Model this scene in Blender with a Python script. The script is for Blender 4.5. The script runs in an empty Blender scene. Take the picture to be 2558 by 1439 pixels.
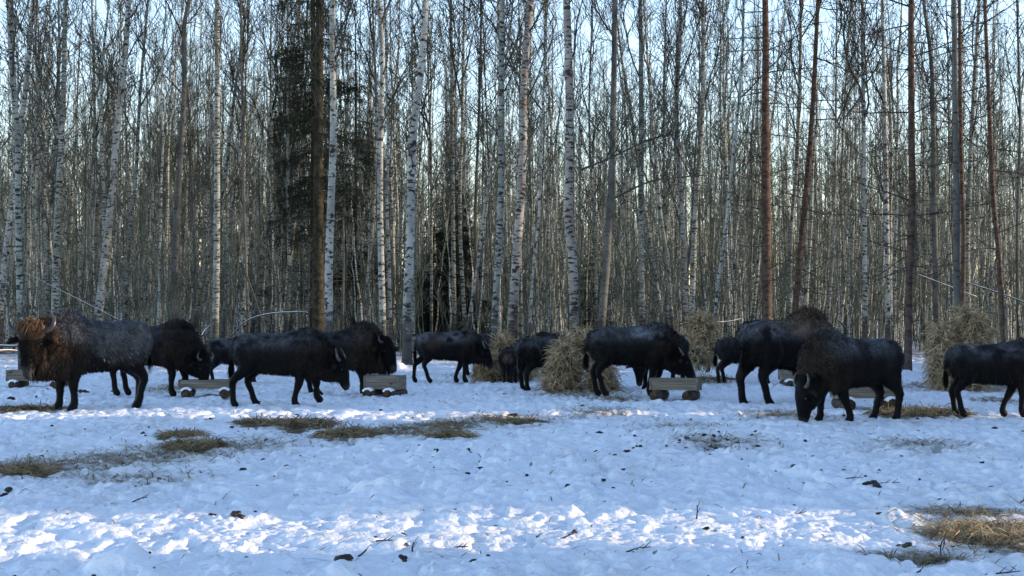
import bpy, math, random
import numpy as np
from mathutils import Vector, Matrix

R = math.radians
scene = bpy.context.scene
COL = scene.collection

# ------------------------------------------------------------------ camera
FPX = 4000.0                      # focal length in pixels of the 2558 wide photograph
CAM_H = 1.62
PITCH = math.atan((785 - 719.5) / FPX)
cam_d = bpy.data.cameras.new("camera")
cam_d.sensor_width = 36.0
cam_d.lens = 36.0 * FPX / 2558.0
cam_d.clip_start = 0.1
cam_d.clip_end = 6000
cam = bpy.data.objects.new("camera", cam_d)
COL.objects.link(cam)
cam.location = (0, 0, CAM_H)
cam.rotation_euler = (R(90) + PITCH, 0, 0)
scene.camera = cam

# ------------------------------------------------------------------ sky and sun
SUN_EL, SUN_ROT = 10.0, 90.0       # the sun stands low over the forest beside the clearing
world = bpy.data.worlds.new("World")
scene.world = world
world.use_nodes = True
wn = world.node_tree
bg = wn.nodes["Background"]
sky = wn.nodes.new("ShaderNodeTexSky")
sky.sky_type = 'NISHITA'
sky.sun_disc = False
sky.sun_elevation = R(SUN_EL)
sky.sun_rotation = R(SUN_ROT)
sky.air_density = 1.0
sky.dust_density = 0.1
sky.ozone_density = 2.3
wmix = wn.nodes.new("ShaderNodeMix"); wmix.data_type = 'RGBA'; wmix.blend_type = 'MULTIPLY'
wmix.inputs[0].default_value = 1.0; wmix.inputs[7].default_value = (1.17, 1.01, 1.01, 1)      # white balance of the daylight
wn.links.new(sky.outputs[0], wmix.inputs[6]); wn.links.new(wmix.outputs[2], bg.inputs[0])
bg.inputs[1].default_value = 0.15

sun_d = bpy.data.lights.new("sun", 'SUN')
sun_d.energy = 2.2
sun_d.angle = R(0.8)
sun_d.color = (1.0, 0.79, 0.56)
sun = bpy.data.objects.new("sun", sun_d)
COL.objects.link(sun)
sd = Vector((math.cos(R(SUN_EL)) * math.sin(R(SUN_ROT)), math.cos(R(SUN_EL)) * math.cos(R(SUN_ROT)), math.sin(R(SUN_EL))))
sun.rotation_euler = sd.to_track_quat('Z', 'Y').to_euler()
sun.location = (60, 0, 30)

scene.view_settings.view_transform = 'Standard'
scene.view_settings.look = 'None'
scene.view_settings.exposure = 1.78
scene.view_settings.gamma = 1.0
scene.cycles.max_bounces = 6
scene.cycles.diffuse_bounces = 3
scene.cycles.glossy_bounces = 2
scene.cycles.transparent_max_bounces = 4

# ------------------------------------------------------------------ numpy noise
def _hash(ix, iy, seed):
    n = (ix.astype(np.int64) * 374761393 + iy.astype(np.int64) * 668265263 + seed * 974634777) & 0x7fffffff
    n = ((n ^ (n >> 13)) * 1274126177) & 0x7fffffff
    n = n ^ (n >> 16)
    return (n & 0xffff) / 65535.0

def vnoise(x, y, seed=0):
    x0 = np.floor(x); y0 = np.floor(y)
    fx = x - x0; fy = y - y0
    fx = fx * fx * fx * (fx * (fx * 6 - 15) + 10); fy = fy * fy * fy * (fy * (fy * 6 - 15) + 10)
    a = _hash(x0, y0, seed); b = _hash(x0 + 1, y0, seed); c = _hash(x0, y0 + 1, seed); d = _hash(x0 + 1, y0 + 1, seed)
    return (a * (1 - fx) + b * fx) * (1 - fy) + (c * (1 - fx) + d * fx) * fy

def fbm(x, y, seed=0, octv=3):
    s = 0; a = 1; t = 0
    for i in range(octv):
        s = s + a * vnoise(x * 2 ** i + 17.3 * i, y * 2 ** i - 9.1 * i, seed + i); t += a; a *= .5
    return s / t

def sstep(a, b, x):
    t = np.clip((x - a) / (b - a), 0, 1)
    return t * t * (3 - 2 * t)

# snow mounds: x, y, radius, height
def px_ground(px, py):
    """point of flat ground seen at photo pixel (px, py)"""
    dx = (px - 1279) / FPX; dy = -(py - 719.5) / FPX
    c, s = math.cos(PITCH), math.sin(PITCH)
    f = c - s * dy; z = s + c * dy
    t = CAM_H / -z
    return (dx * t, f * t)

def px_at(px, py, Y):
    """point at depth Y seen at photo pixel (px, py)"""
    dx = (px - 1279) / FPX; dy = -(py - 719.5) / FPX
    c, s = math.cos(PITCH), math.sin(PITCH)
    f = c - s * dy; z = s + c * dy
    t = Y / f
    return Vector((dx * t, Y, CAM_H + z * t))

MOUNDS = []
for (px, py, wpx, hpx) in [(965, 1238, 130, 40), (900, 1232, 80, 26), (230, 1325, 130, 18), (575, 1300, 90, 20), (310, 1425, 200, 56), (550, 1438, 120, 32),
                           (850, 1438, 110, 30), (1180, 1125, 46, 22), (2000, 1175, 60, 20), (990, 925, 40, 22), (1165, 978, 40, 8), (1100, 1330, 150, 10),
                           (2230, 1290, 160, 22), (1000, 1410, 60, 14), (440, 1345, 140, 10), (1500, 1395, 160, 16), (1850, 1300, 120, 9), (2080, 1420, 200, 18),
                           (2266, 942, 90, 12), (1017, 924, 90, 12), (1438, 968, 110, 10), (58, 957, 70, 9), (2392, 964, 110, 10), (1765, 934, 60, 8), (1280, 932, 80, 8)]:
    gx, gy = px_ground(px, py)
    sc = FPX / gy
    MOUNDS.append((gx, gy, wpx / sc / 2, hpx / sc))

def ground_h(x, y):
    x = np.asarray(x, float); y = np.asarray(y, float)
    h = .10 * (fbm(x / 5.0, y / 6.0, 1, 2) - .5)
    near = 1 - sstep(55, 75, y)
    band = np.exp(-((y - 11.8) / 1.9) ** 2)                      # churned band across the front
    rough = (.35 + .65 * fbm(x / 2.6, y / 3.5, 5, 2)) * near
    # trampled lumps
    b1 = np.abs(vnoise(x / .42, y / .5, 11) * 2 - 1)
    b2 = np.abs(vnoise(x / .17, y / .21, 12) * 2 - 1)
    b3 = vnoise(x / .075, y / .09, 13)
    h = h + rough * (.055 - .030 * band) * (1 - b1 * b1)
    h = h + rough * (.048 - .018 * band) * (b2 - .5) + rough * (.026 - .010 * band) * (b3 - .5)
    b4 = np.maximum(vnoise(x / .13 + 9.1, y / .15, 14) - .62, 0) * 2.6
    h = h + rough * (.055 - .042 * band) * b4
    # hoof prints
    p = vnoise(x / .26 + 3.7, y / .32, 21); p2 = vnoise(x / .15 + 1.7, y / .19, 22)
    h = h - near * (.055 - .025 * band) * sstep(.58, .76, p) - near * (.048 - .03 * band) * sstep(.60, .76, p2)
    h = h + near * .016 * (vnoise(x / .038, y / .05, 15) - .5) * (1 - sstep(16, 22, y)) * (.4 + fbm(x / 1.1, y / 1.4, 16, 2))
    for (mx, my, r, mh) in MOUNDS:
        d2 = ((x - mx) ** 2 + ((y - my) * .8) ** 2) / (r * r)
        h = h + mh * np.exp(-d2 * 1.6) * (.8 + .4 * vnoise(x / .12, y / .12, 31))
    h = h * (1 - .5 * sstep(60, 90, y))
    rise = .022 * np.clip(y - 120, 0, 220) + .035 * np.clip(y - 115, 0, 220) * sstep(-.03, .24, -x / np.maximum(y, 1))
    return h - .02 + rise

def gh(x, y):
    return float(ground_h(np.array([x]), np.array([y]))[0])

# ------------------------------------------------------------------ mesh helpers
class MB:
    """collects vertices, faces, material slots and an optional colour per vertex"""
    def __init__(self):
        self.V = []; self.n = 0; self.F = []; self.C = []
    def add(self, V, F, mat=0, col=None):
        V = np.asarray(V, np.float32).reshape(-1, 3)
        Fs = F if isinstance(F, list) else [F]
        for f in Fs:
            if len(f):
                self.F.append((np.asarray(f, np.int64) + self.n, mat))
        self.V.append(V)
        if col is None: c = np.ones((len(V), 3), np.float32)
        else: c = np.broadcast_to(np.asarray(col, np.float32), (len(V), 3))
        self.C.append(c)
        self.n += len(V)
    def mesh(self, name, mats, smooth=True, colors=False):
        me = bpy.data.meshes.new(name)
        V = np.concatenate(self.V)
        me.vertices.add(len(V)); me.vertices.foreach_set('co', V.ravel())
        loops = np.concatenate([f.ravel() for f, m in self.F])
        tot = np.concatenate([np.full(len(f), f.shape[1]) for f, m in self.F])
        mi = np.concatenate([np.full(len(f), m) for f, m in self.F])
        me.loops.add(len(loops)); me.loops.foreach_set('vertex_index', loops.astype(np.int32))
        me.polygons.add(len(tot))
        start = np.concatenate([[0], np.cumsum(tot)[:-1]])
        me.polygons.foreach_set('loop_start', start.astype(np.int32))
        me.polygons.foreach_set('material_index', mi.astype(np.int32))
        me.polygons.foreach_set('use_smooth', np.full(len(tot), smooth))
        for m in (mats if isinstance(mats, (list, tuple)) else [mats]): me.materials.append(m)
        if colors:
            C = np.concatenate(self.C)
            at = me.color_attributes.new('coat', 'FLOAT_COLOR', 'POINT')
            at.data.foreach_set('color', np.concatenate([C, np.ones((len(C), 1))], 1).astype(np.float32).ravel())
        me.update(calc_edges=True)
        return me
    def obj(self, name, mats, parent=None, smooth=True, colors=False):
        o = bpy.data.objects.new(name, self.mesh(name, mats, smooth, colors))
        COL.objects.link(o)
        if parent: o.parent = parent
        return o

def tube(P, rad, k=8, caps=True, up=None, flat=None):
    """lofted tube: P (n,3), rad (n,) or (n,2) as (side, up) radii"""
    P = np.asarray(P, float); n = len(P)
    rad = np.asarray(rad, float)
    if rad.ndim == 1: rad = np.stack([rad, rad], 1)
    T = np.gradient(P, axis=0); T /= np.linalg.norm(T, axis=1)[:, None] + 1e-9
    if up is None:
        u = np.array([0, 0, 1.0]) if abs(T[:, 2]).mean() < .8 else np.array([1.0, 0, 0])
    else: u = np.asarray(up, float)
    S = np.cross(np.broadcast_to(u, T.shape), T); S /= np.linalg.norm(S, axis=1)[:, None] + 1e-9
    U = np.cross(T, S)
    a = np.arange(k) * 2 * math.pi / k
    V = P[:, None] + S[:, None] * (np.cos(a)[None, :, None] * rad[:, 0][:, None, None]) + U[:, None] * (np.sin(a)[None, :, None] * rad[:, 1][:, None, None])
    V = V.reshape(-1, 3)
    i = np.arange(n - 1)[:, None] * k; j = np.arange(k)[None, :]; j2 = (j + 1) % k
    Q = np.stack([i + j, i + j2, i + k + j2, i + k + j], -1).reshape(-1, 4)
    F = [Q]
    if caps:
        F.append(np.array([list(range(k))[::-1]])); F.append(np.array([[(n - 1) * k + q for q in range(k)]]))
    return V, F

def catmull(P, m=6):
    P = np.asarray(P, float)
    if len(P) < 3:
        t = np.linspace(0, 1, m + 1)[:, None]
        return P[0] * (1 - t) + P[-1] * t
    Q = np.vstack([2 * P[0] - P[1], P, 2 * P[-1] - P[-2]])
    out = []
    for i in range(1, len(Q) - 2):
        for t in np.arange(m) / m:
            out.append(.5 * ((2 * Q[i]) + (-Q[i - 1] + Q[i + 1]) * t + (2 * Q[i - 1] - 5 * Q[i] + 4 * Q[i + 1] - Q[i + 2]) * t * t + (-Q[i - 1] + 3 * Q[i] - 3 * Q[i + 1] + Q[i + 2]) * t ** 3))
    out.append(P[-1])
    return np.array(out)

def rotz(V, a):
    c, s = math.cos(a), math.sin(a)
    return V @ np.array([[c, s, 0], [-s, c, 0], [0, 0, 1.0]])

def tag(o, label=None, cat=None, group=None, kind=None):
    if label: o['label'] = label
    if cat: o['category'] = cat
    if group: o['group'] = group
    if kind: o['kind'] = kind
    return o

def empty(name, loc, rz=0, s=1.0):
    o = bpy.data.objects.new(name, None)
    COL.objects.link(o)
    o.location = loc; o.rotation_euler = (0, 0, rz); o.scale = (s, s, s)
    o.empty_display_size = .2
    return o

# ------------------------------------------------------------------ materials
def new_mat(name, rough=.8, spec=.3):
    m = bpy.data.materials.new(name); m.use_nodes = True
    nt = m.node_tree; b = nt.nodes['Principled BSDF']
    b.inputs['Roughness'].default_value = rough
    b.inputs['Specular IOR Level'].default_value = spec
    return m, nt, b

def N(nt, t, **kw):
    n = nt.nodes.new(t)
    for k, v in kw.items(): setattr(n, k, v)
    return n

def noise(nt, vec, scale, detail=3, rough=.55):
    n = N(nt, 'ShaderNodeTexNoise')
    n.inputs['Scale'].default_value = scale; n.inputs['Detail'].default_value = detail; n.inputs['Roughness'].default_value = rough
    if vec is not None: nt.links.new(vec, n.inputs['Vector'])
    return n.outputs['Fac']

def ramp(nt, fac, stops):
    r = N(nt, 'ShaderNodeValToRGB')
    e = r.color_ramp.elements
    while len(e) > len(stops): e.remove(e[-1])
    while len(e) < len(stops): e.new(.5)
    for q, (p, c) in zip(e, stops):
        q.position = p; q.color = (c[0], c[1], c[2], 1) if not np.isscalar(c) else (c, c, c, 1)
    nt.links.new(fac, r.inputs[0])
    return r.outputs[0]

def mix(nt, fac, a, b, mode='MIX'):
    m = N(nt, 'ShaderNodeMix', data_type='RGBA', blend_type=mode)
    for sock, v in ((m.inputs[0], fac), (m.inputs[6], a), (m.inputs[7], b)):
        if isinstance(v, (int, float)): sock.default_value = v
        elif isinstance(v, (tuple, list)): sock.default_value = (v[0], v[1], v[2], 1)
        else: nt.links.new(v, sock)
    return m.outputs[2]

def mathn(nt, op, a, b=None):
    m = N(nt, 'ShaderNodeMath', operation=op)
    for sock, v in ((m.inputs[0], a), (m.inputs[1], b)):
        if v is None: continue
        if isinstance(v, (int, float)): sock.default_value = v
        else: nt.links.new(v, sock)
    return m.outputs[0]

def coords(nt, scale=(1, 1, 1), rnd=False):
    tc = N(nt, 'ShaderNodeTexCoord')
    mp = N(nt, 'ShaderNodeMapping'); mp.inputs['Scale'].default_value = scale
    v = tc.outputs['Object']
    if rnd:
        oi = N(nt, 'ShaderNodeObjectInfo')
        va = N(nt, 'ShaderNodeVectorMath', operation='ADD')
        nt.links.new(v, va.inputs[0])
        mu = mathn(nt, 'MULTIPLY', oi.outputs['Random'], 40.0)
        nt.links.new(mu, va.inputs[1]); v = va.outputs[0]
    nt.links.new(v, mp.inputs[0])
    return mp.outputs[0]

def bump(nt, b, h, strength=.4, dist=.02):
    n = N(nt, 'ShaderNodeBump'); n.inputs['Strength'].default_value = strength; n.inputs['Distance'].default_value = dist
    nt.links.new(h, n.inputs['Height']); nt.links.new(n.outputs[0], b.inputs['Normal'])

def bark_mat(name, light, mid, dark, band=.56, moss=(.10, .12, .07), mossamt=.35, zs=16, base_dark=True):
    m, nt, b = new_mat(name, .85, .15)
    v = coords(nt, (5, 5, zs), True)
    v2 = coords(nt, (1.2, 1.2, 1.4), True)
    v3 = coords(nt, (14, 14, 45), True)
    base = ramp(nt, noise(nt, v2, 1.0, 4), [(.30, mid), (.62, light)])
    lich = ramp(nt, noise(nt, v2, 2.3, 5, .7), [(.5, 0.0), (.66, 1.0)])
    base = mix(nt, mathn(nt, 'MULTIPLY', lich, mossamt), base, moss)
    bands = ramp(nt, noise(nt, v, 1.0, 4, .6), [(band, 0.0), (band + .05, 1.0)])
    fine = ramp(nt, noise(nt, v3, 1.0, 2), [(.62, 0.0), (.70, .7)])
    c = mix(nt, bands, base, dark)
    c = mix(nt, fine, c, dark)
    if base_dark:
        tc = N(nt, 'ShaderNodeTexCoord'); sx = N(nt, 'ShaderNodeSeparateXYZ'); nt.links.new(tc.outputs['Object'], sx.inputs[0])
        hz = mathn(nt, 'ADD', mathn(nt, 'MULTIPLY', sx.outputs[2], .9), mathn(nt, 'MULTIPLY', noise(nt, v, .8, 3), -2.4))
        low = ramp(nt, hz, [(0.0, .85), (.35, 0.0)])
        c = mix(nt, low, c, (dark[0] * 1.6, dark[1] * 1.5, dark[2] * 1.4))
    nt.links.new(c, b.inputs['Base Color'])
    bump(nt, b, noise(nt, v, 1.0, 4), .6, .02)
    return m

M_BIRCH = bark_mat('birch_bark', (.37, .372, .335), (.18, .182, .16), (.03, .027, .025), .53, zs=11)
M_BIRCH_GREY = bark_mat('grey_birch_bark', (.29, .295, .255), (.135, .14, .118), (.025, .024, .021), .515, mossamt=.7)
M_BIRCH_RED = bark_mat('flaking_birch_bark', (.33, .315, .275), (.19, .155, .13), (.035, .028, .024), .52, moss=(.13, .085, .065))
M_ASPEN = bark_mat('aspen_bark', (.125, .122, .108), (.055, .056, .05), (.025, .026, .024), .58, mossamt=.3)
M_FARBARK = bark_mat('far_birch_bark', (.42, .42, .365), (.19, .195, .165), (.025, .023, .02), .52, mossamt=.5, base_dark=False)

def pine_mat():
    m, nt, b = new_mat('pine_bark', .9, .1)
    v = coords(nt, (6, 6, 9), True)
    tc = N(nt, 'ShaderNodeTexCoord'); sx = N(nt, 'ShaderNodeSeparateXYZ'); nt.links.new(tc.outputs['Object'], sx.inputs[0])
    t = ramp(nt, mathn(nt, 'MULTIPLY', sx.outputs[2], .1), [(.05, 0.0), (.75, 1.0)])
    n = noise(nt, v, 1.0, 5, .65)
    lowc = ramp(nt, n, [(.35, (.035, .028, .024)), (.65, (.13, .095, .075))])
    hic = ramp(nt, n, [(.36, (.026, .018, .014)), (.64, (.13, .078, .054))])
    c = mix(nt, t, lowc, hic)
    nt.links.new(c, b.inputs['Base Color']); bump(nt, b, n, .8, .03)
    return m
M_PINE = pine_mat()

def simple_noise_mat(name, c1, c2, scale=6, rough=.9, spec=.1, bmp=.3, stretch=(1, 1, 1), rnd=True):
    m, nt, b = new_mat(name, rough, spec)
    n = noise(nt, coords(nt, stretch, rnd), scale, 4)
    nt.links.new(ramp(nt, n, [(.35, c1), (.65, c2)]), b.inputs['Base Color'])
    if bmp: bump(nt, b, n, bmp, .01)
    return m

M_SPRUCEBARK = simple_noise_mat('spruce_bark', (.018, .015, .011), (.055, .048, .030), 7)
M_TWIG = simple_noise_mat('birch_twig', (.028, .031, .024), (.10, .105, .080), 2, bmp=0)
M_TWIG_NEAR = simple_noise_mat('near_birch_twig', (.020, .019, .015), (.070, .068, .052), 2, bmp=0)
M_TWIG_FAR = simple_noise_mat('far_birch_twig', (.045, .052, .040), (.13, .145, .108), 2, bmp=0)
M_TWIG_DARK = simple_noise_mat('dead_pine_twig', (.035, .03, .026), (.08, .066, .055), 2, bmp=0)
M_NEEDLE = simple_noise_mat('spruce_needles', (.010, .013, .010), (.030, .036, .022), 3, bmp=0)
M_BRUSH = simple_noise_mat('bare_brush', (.035, .042, .033), (.12, .132, .10), 1.3, bmp=0)
M_HAY = simple_noise_mat('hay_stalks', (.13, .092, .05), (.60, .45, .26), 7, .8, .2, 0)
M_HAYCORE = simple_noise_mat('packed_hay', (.035, .025, .014), (.13, .095, .055), 14, .95, .05, .8)
M_HAYDULL = simple_noise_mat('trampled_hay', (.10, .074, .042), (.38, .29, .175), 5, .9, .1, 0)
M_DUNG = simple_noise_mat('frozen_dung', (.008, .006, .005), (.035, .024, .018), 12, .6, .4, .5)
M_STICK = simple_noise_mat('dead_stick', (.03, .022, .018), (.09, .07, .055), 6, .9, .1, 0)
M_LOGEND = simple_noise_mat('cut_log_end', (.02, .015, .012), (.10, .062, .036), 9, .8, .15, .2)
M_HORN = simple_noise_mat('horn', (.012, .011, .011), (.075, .068, .062), 9, .35, .5, 0)
M_EYE = simple_noise_mat('eye', (.004, .003, .003), (.012, .008, .006), 3, .08, .6, 0)
M_SNOWCAP, _nt, _b = new_mat('snow_cap', .6, .3)
_b.inputs['Base Color'].default_value = (.82, .84, .87, 1)
bump(_nt, _b, noise(_nt, coords(_nt), 20, 3), .3, .02)

def plank_mat():
    m, nt, b = new_mat('weathered_planks', .8, .2)
    v = coords(nt, (1.2, 9, 14), True)
    n = noise(nt, v, 1.0, 5, .6)
    c = ramp(nt, n, [(.3, (.10, .085, .065)), (.55, (.20, .17, .13)), (.75, (.30, .26, .20))])
    knots = ramp(nt, noise(nt, coords(nt, (5, 5, 9), True), 1.0, 1), [(.70, 0.0), (.74, 1.0)])
    c = mix(nt, knots, c, (.05, .035, .025))
    nt.links.new(c, b.inputs['Base Color']); bump(nt, b, n, .4, .005)
    return m
M_PLANK = plank_mat()

def coat_mat(name, sheen):
    m, nt, b = new_mat(name, .6, .14)
    a = N(nt, 'ShaderNodeAttribute', attribute_name='coat')
    v = coords(nt, (9, 9, 5), False)
    f = ramp(nt, noise(nt, v, 1.0, 4), [(.3, .55), (.7, 1.35)])
    c = mix(nt, 1.0, a.outputs['Color'], f, 'MULTIPLY')
    nt.links.new(c, b.inputs['Base Color'])
    b.inputs['Sheen Weight'].default_value = sheen
    b.inputs['Sheen Roughness'].default_value = .5
    bump(nt, b, noise(nt, coords(nt, (30, 30, 14)), 1.0, 3), .5, .015)
    return m
M_COAT = coat_mat('bison_coat', .04)
M_FUR = coat_mat('bison_fur', .02)

def snow_mat():
    m, nt, b = new_mat('snow', .55, .35)
    v = coords(nt)
    n1 = noise(nt, v, 1.1, 5, .6); n2 = noise(nt, v, 9, 4, .6); n3 = noise(nt, v, 45, 3, .6)
    base = ramp(nt, n1, [(.3, (.72, .74, .76)), (.7, (.82, .82, .83))])
    # trodden, dirty and hay dusted patches
    geo = N(nt, 'ShaderNodeTexCoord'); sx = N(nt, 'ShaderNodeSeparateXYZ'); nt.links.new(geo.outputs['Object'], sx.inputs[0])
    d1 = ramp(nt, noise(nt, coords(nt, (.30, .16, 1)), 1.0, 4, .6), [(.50, 0.0), (.68, 1.0)])
    d2 = ramp(nt, n2, [(.44, 0.0), (.60, 1.0)])
    dirt = mathn(nt, 'MULTIPLY', mathn(nt, 'MULTIPLY', d1, d2), .6)
    c = mix(nt, dirt, base, (.36, .33, .27))
    at = N(nt, 'ShaderNodeAttribute', attribute_name='coat')
    sep = N(nt, 'ShaderNodeSeparateColor'); nt.links.new(at.outputs['Color'], sep.inputs[0])
    hm = mathn(nt, 'MULTIPLY', sep.outputs[0], ramp(nt, n2, [(.34, .0), (.52, 1.0)]))
    c = mix(nt, mathn(nt, 'MULTIPLY', hm, .95), c, (.25, .20, .11))
    # small dark crumbs
    cr = ramp(nt, noise(nt, coords(nt, (7, 4.5, 7)), 1.0, 2, .5), [(.74, 0.0), (.76, 1.0)])
    c = mix(nt, mathn(nt, 'MULTIPLY', cr, .8), c, (.05, .045, .035))
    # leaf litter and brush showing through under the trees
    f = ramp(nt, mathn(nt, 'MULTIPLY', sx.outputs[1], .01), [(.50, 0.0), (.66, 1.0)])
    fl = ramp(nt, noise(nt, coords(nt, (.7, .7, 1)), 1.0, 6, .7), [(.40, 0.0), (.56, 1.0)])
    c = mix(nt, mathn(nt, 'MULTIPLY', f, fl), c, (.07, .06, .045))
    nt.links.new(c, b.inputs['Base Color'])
    hh = mathn(nt, 'ADD', mathn(nt, 'MULTIPLY', n2, .8), mathn(nt, 'MULTIPLY', n3, .35))
    bump(nt, b, hh, .65, .05)
    return m
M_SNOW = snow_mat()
# ------------------------------------------------------------------ bison
def remeshed(V, F, voxel, smooth_it=7, factor=.55):
    me = bpy.data.meshes.new('tmp'); me.from_pydata(V.tolist(), [], [tuple(int(q) for q in f) for fs in F for f in fs]); me.update()
    o = bpy.data.objects.new('tmp', me); COL.objects.link(o)
    r = o.modifiers.new('r', 'REMESH'); r.mode = 'VOXEL'; r.voxel_size = voxel
    s = o.modifiers.new('s', 'SMOOTH'); s.factor = factor; s.iterations = smooth_it
    dg = bpy.context.evaluated_depsgraph_get(); dg.update()
    ev = o.evaluated_get(dg); m2 = ev.to_mesh()
    nV = len(m2.vertices); co = np.empty(nV * 3, np.float32); m2.vertices.foreach_get('co', co); co = co.reshape(-1, 3).copy()
    polys = np.array([tuple(p.vertices) for p in m2.polygons if len(p.vertices) == 4], np.int64)
    tris = np.array([tuple(p.vertices) for p in m2.polygons if len(p.vertices) == 3], np.int64)
    ev.to_mesh_clear(); bpy.data.objects.remove(o); bpy.data.meshes.remove(me)
    out = [polys]
    if len(tris): out.append(tris)
    return co, out

def unit(v):
    v = np.asarray(v, float); return v / (np.linalg.norm(v) + 1e-9)

def bezpts(P, rad, m=5):
    """smooth path and radii together"""
    P = np.asarray(P, float); rad = np.asarray(rad, float)
    if rad.ndim == 1: rad = np.stack([rad, rad], 1)
    A = catmull(np.hstack([P, rad]), m)
    return A[:, :3], np.maximum(A[:, 3:], .01)

def sx(P, k=.88):
    P = np.array(P, float); P[..., 0] *= k; return P

def capped(P, rad, k=16, up=None, m=5):
    P, rad = bezpts(P, rad, m)
    # rounded ends
    d0 = unit(P[0] - P[1]); d1 = unit(P[-1] - P[-2])
    r0 = rad[0].min(); r1 = rad[-1].min()
    P2 = np.vstack([P[0] + d0 * r0 * .75, P[0] + d0 * r0 * .45, P, P[-1] + d1 * r1 * .45, P[-1] + d1 * r1 * .75])
    rr = np.vstack([rad[0] * .35, rad[0] * .78, rad, rad[-1] * .78, rad[-1] * .35])
    return tube(P2, rr, k, True, up)

DARK = np.array([.0058, .0048, .0047]); BROWN = np.array([.046, .030, .019]); RUST = np.array([.15, .082, .042]); FROST_SHEEN = np.array([.15, .155, .17]); BLACK = np.array([.0028, .0025, .0025])

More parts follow.
